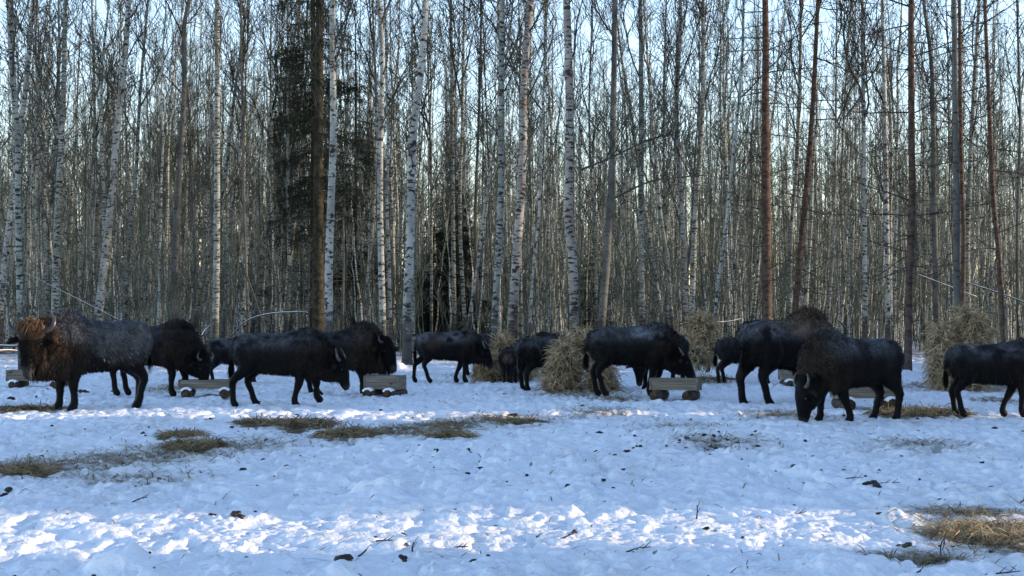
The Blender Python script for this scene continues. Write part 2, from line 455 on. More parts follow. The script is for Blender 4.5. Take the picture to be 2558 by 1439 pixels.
def build_bison(name, label, foot_px, yaw, H, poll, pitch, hyaw, legs, rng_seed, group, bull=0.0, mane=.5, frost=.4, rust=0.0, forelock=0.0,
                fur_n=15000, head_scale=1.0, tail=(0.0, 0.0), horn=1.0, thin=1.0, roll=0.0, tailraise=0.0, calf=False, snowfleck=0.0, patch=None):
    """legs: {fl, fr, hl, hr: (forward offset of the hoof, lift)}; poll: top of the head in body units; pitch: degrees the face points below level"""
    rng = np.random.default_rng(rng_seed)
    VV = []; FF = []; n = 0
    def put(VF):
        nonlocal n
        V, F = VF
        VV.append(V); FF.extend([np.asarray(f) + n for f in F]); n += len(V)
    b = bull
    st = np.array([  # x, top, bottom, half width
        (-1.02, 1.22, .94, .13), (-.97, 1.31, .84, .22), (-.84, 1.39, .74, .29), (-.62, 1.425, .71, .315), (-.35, 1.41, .67, .345),
        (-.08, 1.41, .64, .365), (.18, 1.44 + .02 * b, .62, .36), (.40, 1.465 + .07 * b, .60 - .02 * b, .34 + .02 * b), (.58, 1.465 + .13 * b, .59 - .04 * b, .32 + .03 * b),
        (.76, 1.385 + .15 * b, .61 - .05 * b, .28 + .03 * b), (.92, 1.25 + .13 * b, .66, .225 + .02 * b)])
    KX = .88
    st[:, 0] *= KX
    cen = np.stack([st[:, 0], st[:, 0] * 0, (st[:, 1] + st[:, 2]) / 2], 1)
    rad = np.stack([st[:, 3] * thin, (st[:, 1] - st[:, 2]) / 2], 1)
    put(capped(cen, rad, 22, (0, 0, 1), 4))
    # hip bones, hump ridge and shoulder blades
    for s in (-1, 1):
        put(capped(sx([(-.92, s * .13, 1.22), (-.70, s * .20, 1.28), (-.5, s * .20, 1.24)]), [.10, .13, .10], 10))
        put(capped(sx([(.62, s * .17, 1.30), (.58, s * .22, 1.02), (.48, s * .20, .78)]), [(.15, .15), (.17, .15), (.13, .13)], 12))
        put(capped(sx([(-.80, s * .17, 1.15), (-.74, s * .20, .95), (-.70, s * .18, .75)]), [(.24, .17), (.22, .15), (.15, .11)], 12))
    put(capped(sx([(-.2, 0, 1.30), (.25, 0, 1.35 + .03 * b), (.58, 0, 1.365 + .13 * b), (.85, 0, 1.19 + .15 * b)]), [.10, .10, .12, .12], 10))
    # head frame
    p, y = R(pitch), R(hyaw)
    D = np.array([math.cos(p) * math.cos(y), math.cos(p) * math.sin(y), -math.sin(p)])
    U = np.array([math.sin(p) * math.cos(y), math.sin(p) * math.sin(y), math.cos(p)])
    S = np.array([-math.sin(y), math.cos(y), 0])
    if roll:
        c, s_ = math.cos(R(roll)), math.sin(R(roll)); S, U = S * c + U * s_, U * c - S * s_
    P = np.asarray(poll, float); hs = head_scale
    nk = np.array([.55, 0, 1.06])
    mid = nk * .5 + (P - D * .05 - U * .10) * .5 + np.array([0.03, 0, -.03])
    put(capped([(.40, 0, 1.06), nk, mid, P - U * .12 * hs + D * .05], [(.30, .40), (.27 + .04 * b, .33 + .07 * b), (.22 + .035 * b, .26 + .06 * b), (.17 * hs, .19 * hs)], 16, (0, 0, 1)))
    # throat mane bulk
    thr = P + D * .30 * hs - U * .20 * hs
    put(capped([(.62, 0, .86), np.array([.70, 0, .82]) * .5 + thr * .5 + np.array([0, 0, -.04]), thr], [(.20, .24 + .04 * b), (.15, .18 + .04 * b), (.09, .10)], 12, (0, 0, 1)))
    hp = [P - D * .04 * hs - U * .08 * hs, P + D * .10 * hs - U * .09 * hs, P + D * .22 * hs - U * .095 * hs, P + D * .36 * hs - U * .10 * hs, P + D * .47 * hs - U * .11 * hs, P + D * .54 * hs - U * .115 * hs]
    hr = np.array([(.155, .15), (.165, .165), (.145, .155), (.105, .125), (.090, .10), (.085, .085)]) * hs
    put(capped(hp, hr, 16, U, 4))
    for s in (-1, 1):     # brow ridges and ears
        put(capped([P + S * s * .12 * hs + D * .15 * hs - U * .03 * hs, P + S * s * .10 * hs + D * .26 * hs - U * .03 * hs], [.05 * hs, .035 * hs], 8))
        e0 = P + S * s * .13 * hs + D * .08 * hs - U * .10 * hs; e1 = e0 + S * s * .15 * hs + D * .02 * hs - U * .02; e2 = e0 + S * s * .23 * hs + D * .07 * hs - U * .02
        put(capped([e0, e1, e2], [(.045, .045), (.055, .038), (.03, .022)], 10))
    # legs
    for key, s in (('fl', 1), ('fr', -1)):
        dx, lift, *rest = legs[key]
        kx = rest[0] if rest else 0
        J = np.array([(.56, s * .19, 1.00), (.49, s * .20, .80), (.53, s * .165, .57), (.55, s * .155, .43), (.535, s * .15, .27), (.535, s * .15, .12), (.57, s * .15, .05), (.60, s * .15, .025)])
        w = np.array([0, .10, .40, .62, .82, .95, 1, 1.0])
        J[:, 0] += dx * w + kx * np.array([0, 0, .6, 1, .4, 0, 0, 0]); J[:, 2] += lift * np.array([0, 0.05, .35, .55, .8, 1, 1, 1])
        J[:, 0] += .88 * .56 - .56
        put(capped(J, [(.15, .20), (.135, .17), (.095, .115), (.08, .09), (.058, .062), (.064, .07), (.075, .085), (.072, .08)], 12, (0, 1, 0)))
    for key, s in (('hl', 1), ('hr', -1)):
        dx, lift, *rest = legs[key]
        J = np.array([(-.76, s * .18, 1.10), (-.64, s * .21, .88), (-.75, s * .18, .68), (-.91, s * .165, .50), (-.885, s * .155, .32), (-.86, s * .15, .13), (-.82, s * .15, .05), (-.79, s * .15, .025)])
        w = np.array([0, .15, .38, .60, .80, .95, 1, 1.0])
        J[:, 0] += dx * w; J[:, 2] += lift * np.array([0, 0, .3, .5, .8, 1, 1, 1])
        J[:, 0] += .09
        put(capped(J, [(.20, .25), (.175, .21), (.115, .145), (.07, .098), (.058, .068), (.062, .068), (.073, .085), (.07, .078)], 12, (0, 1, 0)))
    tx, ty = tail; tx = tx - .115
    put(capped([(-.87, 0, 1.33), (-.95 - tx * .3, ty * .3, 1.26), (-1.10 - tx, ty, 1.0), (-1.09 - tx, ty, .78)], [.05, .04, .028, .024], 8))
    V = np.concatenate(VV)
    sc = H / (1.53 + .10 * b)
    co, faces = remeshed(V, FF, .026 if not calf else .028)
    Vmin = co[:, 2].min()
    # lumpy coat relief
    cx = vnoise(co[:, 0] * 9 + 3 * co[:, 1], co[:, 2] * 8 + 31, rng_seed) - .5
    # colours by place on the body
    def headdist(pt):
        a_ = P - D * .02 - U * .06; ab = D * .56 * hs; t = np.clip(((pt - a_) @ ab) / (ab @ ab), 0, 1)
        return np.linalg.norm(pt - a_ - t[:, None] * ab, axis=1)
    def region(pt):
        x, yy, z = pt[:, 0], pt[:, 1], pt[:, 2]
        dh = headdist(pt)
        m = sstep(.15, .55, x) * sstep(.55, 1.0, z + .1)
        head = 1 - sstep(.17 * hs, .23 * hs, dh - .10 * (np.abs((pt - P) @ S) > .16 * hs))
        top = sstep(1.0, 1.35, z + .12 * np.abs(x))
        leg = 1 - sstep(.55, .75, z)
        nz = vnoise(x * 4 + 7 * rng_seed, z * 4 + yy * 3, 3); n2 = vnoise(x * 9, z * 9 + yy * 5 + rng_seed, 4)
        c = DARK[None] * (.8 + .5 * n2)[:, None]
        mb = (m * (1 - head) * mane * (.3 + nz))[:, None]; c = c * (1 - np.clip(mb, 0, 1)) + BROWN * np.clip(mb, 0, 1)
        if rust:
            rr = np.clip(rust * sstep(.35, .75, x) * sstep(.75, 1.0, z) * sstep(.35, .7, nz + .2 * n2) * 1.3, 0, 1)[:, None]; c = c * (1 - rr) + RUST * .6 * rr
        if forelock:
            dl = np.linalg.norm(pt - (P - D * .06 + U * .03), axis=1); fl = (forelock * (1 - sstep(.08, .27, dl)) * (.5 + n2))[:, None]; c = c * (1 - fl) + RUST * .45 * fl
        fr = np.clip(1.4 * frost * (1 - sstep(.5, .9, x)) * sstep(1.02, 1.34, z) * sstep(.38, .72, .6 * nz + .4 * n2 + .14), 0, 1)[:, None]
        c = c * (1 - fr * .55) + FROST_SHEEN * .55 * fr  # frost along the back, with its blue-grey gloss painted into the coat colour
        if snowfleck:
            sf = (snowfleck * sstep(.88, .92, vnoise(x * 42, z * 42 + yy * 37, 9)) * sstep(.35, .8, vnoise(x * 4, z * 4, 19)) * sstep(.5, .9, z) * (1 - sstep(1.1, 1.3, z)) * (1 - sstep(-.5, .7, x)))[:, None]; c = c * (1 - sf) + np.array([.7, .72, .75]) * sf
        if patch is not None:
            dp = np.linalg.norm((pt - np.array(patch[0])) / np.array(patch[1]), axis=1); pp = (patch[3] * (1 - sstep(.5, 1.0, dp + .5 * (n2 - .5))))[:, None]; c = c * (1 - pp) + np.array(patch[2]) * pp
        lg = leg[:, None] * .6; c = c * (1 - lg) + BLACK * lg
        hh = (head * (.85 if not forelock else .85))[:, None]
        if forelock: hh = hh * (1 - fl)
        c = c * (1 - hh) + BLACK * hh
        muz = (1 - sstep(.05, .12, np.linalg.norm(pt - (P + D * .56 * hs - U * .10 * hs), axis=1)))[:, None] * .5
        muz = muz * (((pt - P) @ U) > -.16 * hs)[:, None]; c = c * (1 - muz) + np.array([.08, .075, .07]) * muz
        return c, m, head, leg
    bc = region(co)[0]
    gx, gy = px_ground(*foot_px)
    root = empty(name, (gx, gy, gh(gx, gy) - Vmin * sc - .015), R(yaw), sc)
    tag(root, label, 'bison', group)
    # body relief along outward normals handled by the strands; write the body
    mb = MB(); mb.add(co, faces, 0, bc)
    body = mb.obj('body', M_COAT, root, True, True)
    # --- fur strands
    q = faces[0]
    a = co[q[:, 0]]; bb = co[q[:, 1]]; c2 = co[q[:, 2]]; d = co[q[:, 3]]
    nrm = np.cross(c2 - a, d - bb); ar = np.linalg.norm(nrm, axis=1); nrm /= ar[:, None] + 1e-9
    ctr = (a + c2) / 2
    _, mreg, hreg, lreg = region(ctr)
    w = ar * (1 + 1.6 * mreg + .8 * hreg)
    w[ctr[:, 2] < .12] *= .2
    if forelock: w = w * (1 + 5 * (1 - sstep(.20, .27, np.linalg.norm(ctr - (P - D * .06 + U * .03), axis=1))))
    idx = rng.choice(len(q), fur_n, p=w / w.sum())
    u = rng.random((fur_n, 1)); v = rng.random((fur_n, 1))
    pt = a[idx] * (1 - u) * (1 - v) + bb[idx] * u * (1 - v) + c2[idx] * u * v + d[idx] * (1 - u) * v
    nn = nrm[idx]; mr = mreg[idx]; hr_ = hreg[idx]; lr = lreg[idx]
    x, yy, z = pt[:, 0], pt[:, 1], pt[:, 2]
    L = .044 + .030 * mr * (.5 + mane) * (1 - hr_) + rng.random(fur_n) * .02
    face = 1 - sstep(.20, .30, np.linalg.norm(pt - (P + D * .33 * hs), axis=1))
    L = L * (1 - .68 * np.maximum(face, hr_))
    under = sstep(.3, .8, -nn[:, 2]) * (1 - lr * .9)
    front_leg = sstep(.35, .5, x) * (1 - sstep(.62, .8, z)) * sstep(.34, .45, z)
    L = L + (.07 + .07 * b) * under * sstep(.2, .6, x) + .05 * front_leg + .03 * under
    chin = 1 - sstep(.10, .26, np.linalg.norm(pt - (P + D * .34 - U * .22), axis=1))
    L = L + .14 * chin * (.5 + rng.random(fur_n))
    if forelock: L = L + .08 * (1 - sstep(.16, .28, np.linalg.norm(pt - (P - D * .06 + U * .03), axis=1)))
    flow = np.stack([-.55 * np.ones(fur_n) + .5 * mr, nn[:, 1] * .3, -.75 * np.ones(fur_n)], 1)
    flow[:, 2] = np.where(nn[:, 2] > .6, -.05, flow[:, 2]); 
    dirv = flow + nn * (.10 + .22 * mr[:, None]) + rng.normal(0, .20, (fur_n, 3)) * (.6 + mr[:, None])
    if forelock:
        fk = (1 - sstep(.18, .30, np.linalg.norm(pt - (P - D * .06 + U * .03), axis=1)))[:, None]; dirv = dirv * (1 - fk) + (D * .6 + nn * .6 + rng.normal(0, .6, (fur_n, 3))) * fk
    fcm = hr_[:, None]; dirv = dirv * (1 - .7 * fcm) + (D * 1.0 + nn * .12) * .7 * fcm
    dirv += np.array([0, 0, -1.2]) * (under + front_leg + chin)[:, None]
    dirv /= np.linalg.norm(dirv, axis=1)[:, None]
    L = np.where(lr > .8, .022, L)
    earm = (np.abs((pt - P) @ S) > .19 * hs) & (np.linalg.norm(pt - P, axis=1) < .42 * hs)
    L = np.where(earm, .028, L)
    side = np.cross(dirv, nn); side /= np.linalg.norm(side, axis=1)[:, None] + 1e-9
    wd = (.0065 + .003 * rng.random(fur_n))[:, None]
    base = pt - nn * .004
    tip = base + dirv * L[:, None]
    midp = base + dirv * L[:, None] * .5 + nn * (.008 + .01 * mr[:, None])
    Vf = np.stack([base - side * wd, base + side * wd, midp + side * wd * .7, midp - side * wd * .7, tip], 1).reshape(-1, 3)
    i = np.arange(fur_n) * 5
    Fq = np.stack([i, i + 1, i + 2, i + 3], 1); Ft = np.stack([i + 3, i + 2, i + 4], 1)
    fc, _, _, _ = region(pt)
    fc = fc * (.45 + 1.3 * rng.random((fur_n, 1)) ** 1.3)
    extra = []
    if forelock:
        nf = 1500
        a0 = rng.random(nf) * 6.283; r0 = np.sqrt(rng.random(nf))
        bs = P - D * .07 - U * .02 + (S * (np.cos(a0) * r0 * .15)[:, None]) + (U * (.05 + .08 * np.sin(a0) * r0)[:, None]) - D * (.10 * (1 - r0 ** 2))[:, None] * rng.random((nf, 1))
        dd = S * (np.cos(a0) * r0 * .9)[:, None] + U * (.5 + .5 * rng.random((nf, 1))) + D * (.2 + 1.1 * rng.random((nf, 1))) - D * .6 * (rng.random((nf, 1)) < .3) + rng.normal(0, .35, (nf, 3))
        dd /= np.linalg.norm(dd, axis=1)[:, None]; Lf = (.06 + .12 * rng.random(nf))[:, None]
        md = bs + dd * Lf * .55; tp = md + unit(D) * Lf * .6 + U * .01 + dd * Lf * .15 + rng.normal(0, .02, (nf, 3))
        sf = np.cross(dd, rng.normal(0, 1, (nf, 3))); sf /= np.linalg.norm(sf, axis=1)[:, None]; sf *= .005
        Vq = np.stack([bs - sf, bs + sf, md + sf, md - sf, tp], 1).reshape(-1, 3); i5 = np.arange(nf) * 5
        pick = rng.random((nf, 1)); cf = np.where(pick < .35, np.array([[.09, .045, .02]]), np.where(pick < .8, np.array([[.16, .080, .036]]), np.array([[.30, .20, .10]])))
        hm_ = MB(); hm_.add(Vq, [np.stack([i5, i5 + 1, i5 + 2, i5 + 3], 1), np.stack([i5 + 3, i5 + 2, i5 + 4], 1)], 0, np.repeat(cf, 5, axis=0)); hm_.obj('forelock', M_FUR, root, False, True)
    # tail tuft
    nt_ = 420
    tb = np.array([-1.09 - tx, ty, .86]) + rng.normal(0, .018, (nt_, 3)) + np.stack([np.zeros(nt_), np.zeros(nt_), -rng.random(nt_) * .12], 1)
    tl = .16 + rng.random(nt_) * .14
    tt = tb + np.stack([rng.normal(0, .03, nt_), rng.normal(0, .03, nt_), -tl], 1)
    sd_ = unit(np.array([.5, 1, 0])) * .007
    Vt = np.stack([tb - sd_, tb + sd_, tt], 1).reshape(-1, 3); it = np.arange(nt_) * 3
    fm = MB()
    fm.add(Vf, [Fq, Ft], 0, np.repeat(fc, 5, axis=0))
    fm.obj('fur', M_FUR, root, False, True)
    tm = MB(); tm.add(Vt, np.stack([it, it + 1, it + 2], 1), 0, np.repeat(DARK[None] * 1.3 * (.6 + rng.random((nt_, 1))), 3, axis=0))
    tm.obj('tail_tuft', M_FUR, root, False, True)
    # horns
    if horn > 0:
        for s in (-1, 1):
            h0 = P + S * s * .11 * hs + D * .02 - U * .02
            pts = [h0, h0 + S * s * .10 * horn + U * .01, h0 + S * s * .19 * horn - D * .05 * horn + U * .03 * horn, h0 + S * s * .215 * horn - D * .16 * horn + U * .04 * horn, h0 + S * s * .16 * horn - D * .27 * horn + U * .05 * horn, h0 + S * s * .115 * horn - D * .315 * horn + U * .05 * horn]
            pp, rr = bezpts(pts, np.array([.042, .040, .034, .026, .015, .005]) * (.6 + .4 * horn), 5)
            m_ = MB(); m_.add(*tube(pp, rr, 10)); m_.obj('horn', M_HORN, root)
    for s in (-1, 1):
        ec = P + D * .20 * hs + S * s * .150 * hs - U * .035 * hs
        th = np.linspace(0, math.pi, 7); ph = np.linspace(0, 2 * math.pi, 11)[:-1]
        ev = np.array([[math.sin(t) * math.cos(f), math.sin(t) * math.sin(f), math.cos(t)] for t in th for f in ph]) * .021 * hs + ec
        ef = np.array([[r * 10 + c, r * 10 + (c + 1) % 10, (r + 1) * 10 + (c + 1) % 10, (r + 1) * 10 + c] for r in range(6) for c in range(10)])
        m_ = MB(); m_.add(ev, ef); m_.obj('eye', M_EYE, root)
    return root
# === SETTING
HAYBANDS = []       # (px, py, half width px, half height px, strength) of hay trodden into the snow
for e in [(60, 1165, 110, 24, .9), (250, 1150, 130, 26, .55), (420, 1132, 150, 26, .6), (600, 1112, 140, 22, .45), (485, 1115, 40, 12, .8), (860, 1085, 60, 14, 1.0), (1000, 1075, 90, 14, .8),
          (1110, 1062, 80, 16, .9), (1260, 1045, 110, 12, .8), (1500, 1030, 90, 10, .4), (740, 1068, 50, 7, .6), (60, 1022, 60, 6, 1.0), (460, 970, 120, 9, .7), (2300, 1033, 90, 9, .9), (1960, 1035, 90, 10, .6),
          (2470, 1340, 130, 34, 1.0), (2420, 1280, 120, 16, .5), (2470, 968, 110, 12, .9), (2330, 965, 80, 10, .7), (1450, 985, 110, 8, .8), (1540, 1000, 60, 8, .6), (1760, 950, 60, 9, .8), (1240, 940, 80, 8, .8),
          (1790, 1105, 110, 18, .45), (2300, 1110, 120, 14, .25), (320, 1190, 160, 12, .25), (1700, 1060, 120, 14, .25), (640, 1065, 16, 6, .6), (455, 1088, 30, 5, .7), (2500, 1005, 60, 8, .5), (2300, 1390, 120, 14, .3)]:
    HAYBANDS.append(e)
_hb = []
for (px, py, wx, wy, st) in HAYBANDS:
    gx, gy = px_ground(px, py); _, g2 = px_ground(px, py - wy); sc = FPX / gy
    _hb.append((gx, gy, wx / sc, abs(g2 - gy), st))
def hay_mask(x, y):
    m = np.zeros_like(np.asarray(x, float))
    for (gx, gy, rx, ry, st) in _hb:
        d = ((x - gx) / rx) ** 2 + ((y - gy) / ry) ** 2
        m = np.maximum(m, st * np.exp(-d * .9))
    return m

def build_ground():
    ys = [-80, -60, -45, -32, -22, -14, -8, -4, -1, 1.5, 3.5, 5, 6, 6.8]
    y = 7.4
    while y < 60: ys.append(y); y += max(.022, .0019 * y if y < 30 else .0035 * y)
    while y < 140: ys.append(y); y += 1.0
    while y < 3000: ys.append(y); y *= 1.12
    ys = np.array(ys)
    inner = np.concatenate([np.linspace(-.62, -.362, 110), np.linspace(-.36, .36, 760), np.linspace(.362, .62, 110)])
    outer = np.array([.68, .8, 1.1, 1.6, 2.4, 4, 7, 12])
    t = np.concatenate([-outer[::-1], inner, outer])
    W = np.maximum(ys, 7.0)
    X = t[None] * W[:, None]; Y = np.broadcast_to(ys[:, None], X.shape)
    Z = ground_h(X, Y)
    Z = np.where(np.abs(t)[None] > .7, -.02 + 0 * Z, Z)
    nx = len(t); ny = len(ys)
    V = np.stack([X, Y, Z], -1).reshape(-1, 3)
    i = np.arange(ny - 1)[:, None] * nx; j = np.arange(nx - 1)[None]
    F = np.stack([i + j, i + j + 1, i + nx + j + 1, i + nx + j], -1).reshape(-1, 4)
    hm = hay_mask(X, Y).reshape(-1)
    mb = MB(); mb.add(V, F, 0, np.stack([hm, hm * 0, hm * 0], 1))
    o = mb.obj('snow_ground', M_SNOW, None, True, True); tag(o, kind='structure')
build_ground()

# ------------------------------------------------------------------ trees
def twig_tubes(rng, P0, d, L, r, depth, out, lod):
    """recursive branch: out gets (points, radii, k)"""
    n = (6, 4, 3)[depth] if lod == 0 else (5, 3, 2)[depth]
    pts = [np.array(P0, float)]; dd = unit(d)
    for i in range(n):
        dd = unit(dd + rng.normal(0, .13, 3) + np.array([0, 0, .07]))
        pts.append(pts[-1] + dd * L / n)
    pts = np.array(pts); rr = np.linspace(r, r * .35, len(pts))
    out.append((pts, rr))
    if depth < 2:
        m = ((8, 3) if lod == 0 else (6, 2))[depth]
        for q in range(m):
            f = .22 + .75 * (q + rng.random()) / m
            ii = min(int(f * n), n - 1); ff = f * n - ii
            p = pts[ii] * (1 - ff) + pts[ii + 1] * ff
            ax = unit(pts[ii + 1] - pts[ii])
            sd = unit(np.cross(ax, rng.normal(0, 1, 3)))
            twig_tubes(rng, p, ax * .75 + sd * .65 + np.array([0, 0, .12]), L * (.46 if depth == 0 else .5) * (.6 + .6 * rng.random()), r * .45, depth + 1, out, lod)

def proto_mesh(rng, lod, rbase=.011, rmin=.0035, droop=0.0):
    out = []; twig_tubes(rng, (0, 0, 0), (1, 0, .25), 1.0, rbase, 0, out, lod)
    VV = []; FF = []; n = 0
    for i, (p, r) in enumerate(out):
        if droop: p = p.copy(); p[:, 2] -= droop * p[:, 0] ** 2
        V, F = tube(p, np.maximum(r, rmin), 3, False)
        VV.append(V); FF.append(F[0] + n); n += len(V)
    return np.concatenate(VV), np.concatenate(FF)

_pr = np.random.default_rng(5)
PROTO = [proto_mesh(_pr, 0) for _ in range(10)]
PROTO_LOW = [proto_mesh(_pr, 1, .012, .0055) for _ in range(6)]
def dead_proto(rng):
    out = []
    pts = [np.zeros(3)]; dd = np.array([1, 0, .0])
    for i in range(6):
        dd = unit(dd + rng.normal(0, .10, 3) + np.array([0, 0, -.02 + .03 * i])); pts.append(pts[-1] + dd / 6)
    pts = np.array(pts); out.append((pts, np.linspace(.012, .004, 7)))
    for q in range(9):
        f = .25 + .7 * rng.random(); ii = int(f * 6); p = pts[min(ii, 5)]
        sd = np.array([.7, rng.choice([-1, 1]) * (.5 + .5 * rng.random()), rng.normal(0, .3)])
        L = .12 + .25 * rng.random() * (1.1 - f)
        out.append((np.array([p, p + unit(sd) * L * .5, p + unit(sd + np.array([0, 0, .25])) * L]), np.array([.004, .003, .002])))
    VV = []; FF = []; n = 0
    for p, r in out:
        V, F = tube(p, np.maximum(r, .0025), 3, False); VV.append(V); FF.append(F[0] + n); n += len(V)
    return np.concatenate(VV), np.concatenate(FF)
DEAD = [dead_proto(_pr) for _ in range(6)]

def place_branch(V, L, az, pitch, base, thick=1.0):
    """rotate a +X branch to azimuth az, pitch up, scale to length L"""
    V = V * L
    c, s = math.cos(pitch), math.sin(pitch)
    V = V @ np.array([[c, 0, s], [0, 1, 0], [-s, 0, c]])
    return rotz(V, az) + base

def trunk_at(path, z):
    i = np.searchsorted(path[:, 2], z) - 1; i = min(max(i, 0), len(path) - 2)
    f = (z - path[i, 2]) / (path[i + 1, 2] - path[i, 2] + 1e-6)
    return path[i] * (1 - f) + path[i + 1] * f

def birch_crown(rng, path, Ht, mb, z0=.18, nb=46, protos=None, lmax=2.6, low_sparse=True):
    protos = protos or PROTO
    for q in range(nb):
        f = (q + rng.random()) / nb
        z = Ht * (z0 + (1 - z0) * f ** .85)
        rel = (z / Ht)
        L = lmax * (1 - .62 * rel) * (.45 + 1.0 * rng.random() ** 1.5)
        if rel < .35: L *= .55
        V, F = protos[rng.integers(len(protos))]
        mb.add(place_branch(V, L, rng.random() * 6.283, R(14 + 36 * rng.random() + 14 * rel), trunk_at(path, z)), F)

def path_noise(rng, Ht, lean=.03, wob=.10):
    n = 12; z = np.linspace(0, Ht, n)
    a = rng.random() * 6.283; l = lean * rng.random()
    w = np.cumsum(rng.normal(0, wob, (n, 2)), axis=0) * .6
    x = math.cos(a) * l * z + w[:, 0] - w[0, 0]; y = math.sin(a) * l * z + w[:, 1] - w[0, 1]
    P = np.stack([x, y, z], 1); P[0, 2] = -.15
    return catmull(P, 2)

def trunk_radii(path, r0, Ht):
    f = np.clip(path[:, 2] / Ht, 0, 1)
    return r0 * (1.0 - .88 * f ** 1.15) + r0 * .42 * np.exp(-np.maximum(path[:, 2], 0) * 3.2)

def make_tree(name, kind, path, r0, Ht, mat, loc, rng, nb=46, z0=.18, k=9, crown_name='branches', lmax=2.6, twigmat=None):
    """one standing tree: Empty at its foot, trunk and crown as parts"""
    root = empty(name, loc)
    t = MB(); t.add(*tube(path, trunk_radii(path, r0, Ht), k, True, (1, 0, 0)))
    t.obj('trunk', mat, root)
    c = MB()
    if kind == 'birch':
        birch_crown(rng, path, Ht, c, z0, nb, lmax=lmax)
        c.obj('crown', twigmat or M_TWIG, root, False)
    elif kind == 'pine':
        z = Ht * .10
        while z < Ht * .72:
            m = rng.integers(2, 6); a0 = rng.random() * 6.28
            for q in range(m):
                V, F = DEAD[rng.integers(len(DEAD))]
                L = (.5 + 2.3 * rng.random() ** 1.6) * (.75 + .6 * (z / Ht))
                c.add(place_branch(V, L, a0 + q * 6.283 / m + rng.normal(0, .3), R(rng.normal(6, 14)), trunk_at(path, z + rng.normal(0, .05))), F)
            z += .34 + .26 * rng.random()
        c.obj('dead_branches', M_TWIG_DARK, root, False)
        g = MB()
        for q in range(60):
            z = Ht * (.72 + .28 * rng.random()); L = 1.7 * (1 - z / Ht) + .6
            V, F = spruce_spray(rng, 0)
            g.add(place_branch(V, L, rng.random() * 6.28, R(20), trunk_at(path, z)), F)
        g.obj('crown', M_NEEDLE, root, False)
    return root

def spruce_spray(rng, hang=1.0):
    """unit length branch with needles: many small narrow triangles"""
    n = 150
    t = rng.random(n) ** .8
    sp = .32 * (1 - t) + .05
    base = np.stack([t, rng.uniform(-1, 1, n) * sp, .08 - .35 * t * t * hang + rng.normal(0, .015, n)], 1)
    d = np.stack([.5 + .4 * rng.random(n), np.sign(base[:, 1]) * (.3 + .4 * rng.random(n)), -hang * (.4 + 1.4 * rng.random(n)) + rng.normal(0, .3, n)], 1)
    d /= np.linalg.norm(d, axis=1)[:, None]
    L = (.09 + .12 * rng.random(n)) * (1 + .6 * hang)
    s = np.cross(d, rng.normal(0, 1, (n, 3))); s /= np.linalg.norm(s, axis=1)[:, None]
    w = .016
    V = np.stack([base - s * w, base + s * w, base + d * L[:, None]], 1).reshape(-1, 3)
    i = np.arange(n) * 3
    F = np.stack([i, i + 1, i + 2], 1)
    ax, fa = tube(np.array([(0, 0, .02), (.5, 0, .02 - .08 * hang), (1, 0, -.25 * hang)]), np.array([.012, .008, .004]), 3, False)
    V2 = np.vstack([V, ax])
    return V2, [F, fa[0] + len(V)]
SPRAYS_COARSE = [spruce_spray(_pr, 1.5) for _ in range(8)]
def hanging_spray(rng):
    """unit bough with curtains of hanging twigs set with fine needles"""
    VV = []; FF = []; n = 0
    ax = np.array([(0, 0, 0), (.35, 0, .0), (.7, 0, -.10), (1, 0, -.12)])
    V, F = tube(ax, np.array([.014, .010, .007, .003]), 4, False); VV.append(V); FF.append(F[0]); n += len(V)
    T = []
    for q in range(20):
        t = .12 + .88 * rng.random() ** .8; p = np.array([t, 0, -.12 * t * t])
        out = np.array([.25 * rng.random(), rng.choice([-1, 1]) * (.10 + .30 * (1 - t * .6)) * rng.random(), 0])
        hang = .12 + .42 * rng.random() * (1 - .4 * t)
        a = p + out; e = a + np.array([rng.normal(0, .03), rng.normal(0, .03), -hang])
        k = 30; f = rng.random(k)
        pos = np.where((f < .25)[:, None], p + (a - p) * (f * 4)[:, None], a + (e - a) * ((f - .25) / .75)[:, None])
        d = rng.normal(0, 1, (k, 3)) * np.array([.8, .8, .5]) + np.array([.1, 0, -.7]); d /= np.linalg.norm(d, axis=1)[:, None]
        L = .028 + .045 * rng.random(k); s = np.cross(d, rng.normal(0, 1, (k, 3))); s /= np.linalg.norm(s, axis=1)[:, None]
        T.append(np.stack([pos - s * .009, pos + s * .009, pos + d * L[:, None]], 1).reshape(-1, 3))
    T = np.concatenate(T); i = np.arange(len(T) // 3) * 3
    VV.append(T)
    return np.vstack(VV), [FF[0], np.stack([i, i + 1, i + 2], 1) + n]
SPRAYS = [hanging_spray(_pr) for _ in range(10)]

def make_spruce(name, label, loc, Ht, r0, rmax, z0, mat, rng, dens=1.0, sparse_low=False, gaps=0.0):
    root = empty(name, loc)
    path = path_noise(rng, Ht, .005, .03)
    t = MB(); t.add(*tube(path, trunk_radii(path, r0, Ht), 10, True, (1, 0, 0))); t.obj('trunk', mat, root)
    g = MB(); d = MB()
    z = z0
    while z < Ht:
        f = (z - z0) / (Ht - z0)
        L0 = rmax * (1 - f) ** .6 + .15
        m = int((7 + 4 * rng.random()) * dens) + 1
        for q in range(m):
            if rng.random() < gaps: continue
            V, F = SPRAYS[rng.integers(len(SPRAYS))]
            g.add(place_branch(V, L0 * (.6 + .55 * rng.random()), rng.random() * 6.283, R(rng.normal(-6, 9)), trunk_at(path, z)), F)
        z += .26 + .12 * rng.random()
    g.obj('crown', M_NEEDLE, root, False)
    if z0 > 2:
        z = .8
        while z < z0 + 1:
            for q in range(3):
                V, F = DEAD[rng.integers(len(DEAD))]
                d.add(place_branch(V, .6 + 1.2 * rng.random(), rng.random() * 6.28, R(rng.normal(-12, 8)), trunk_at(path, z)), F)
            z += .3
        d.obj('dead_branches', M_TWIG_DARK, root, False)
    tag(root, label, 'spruce')
    return root

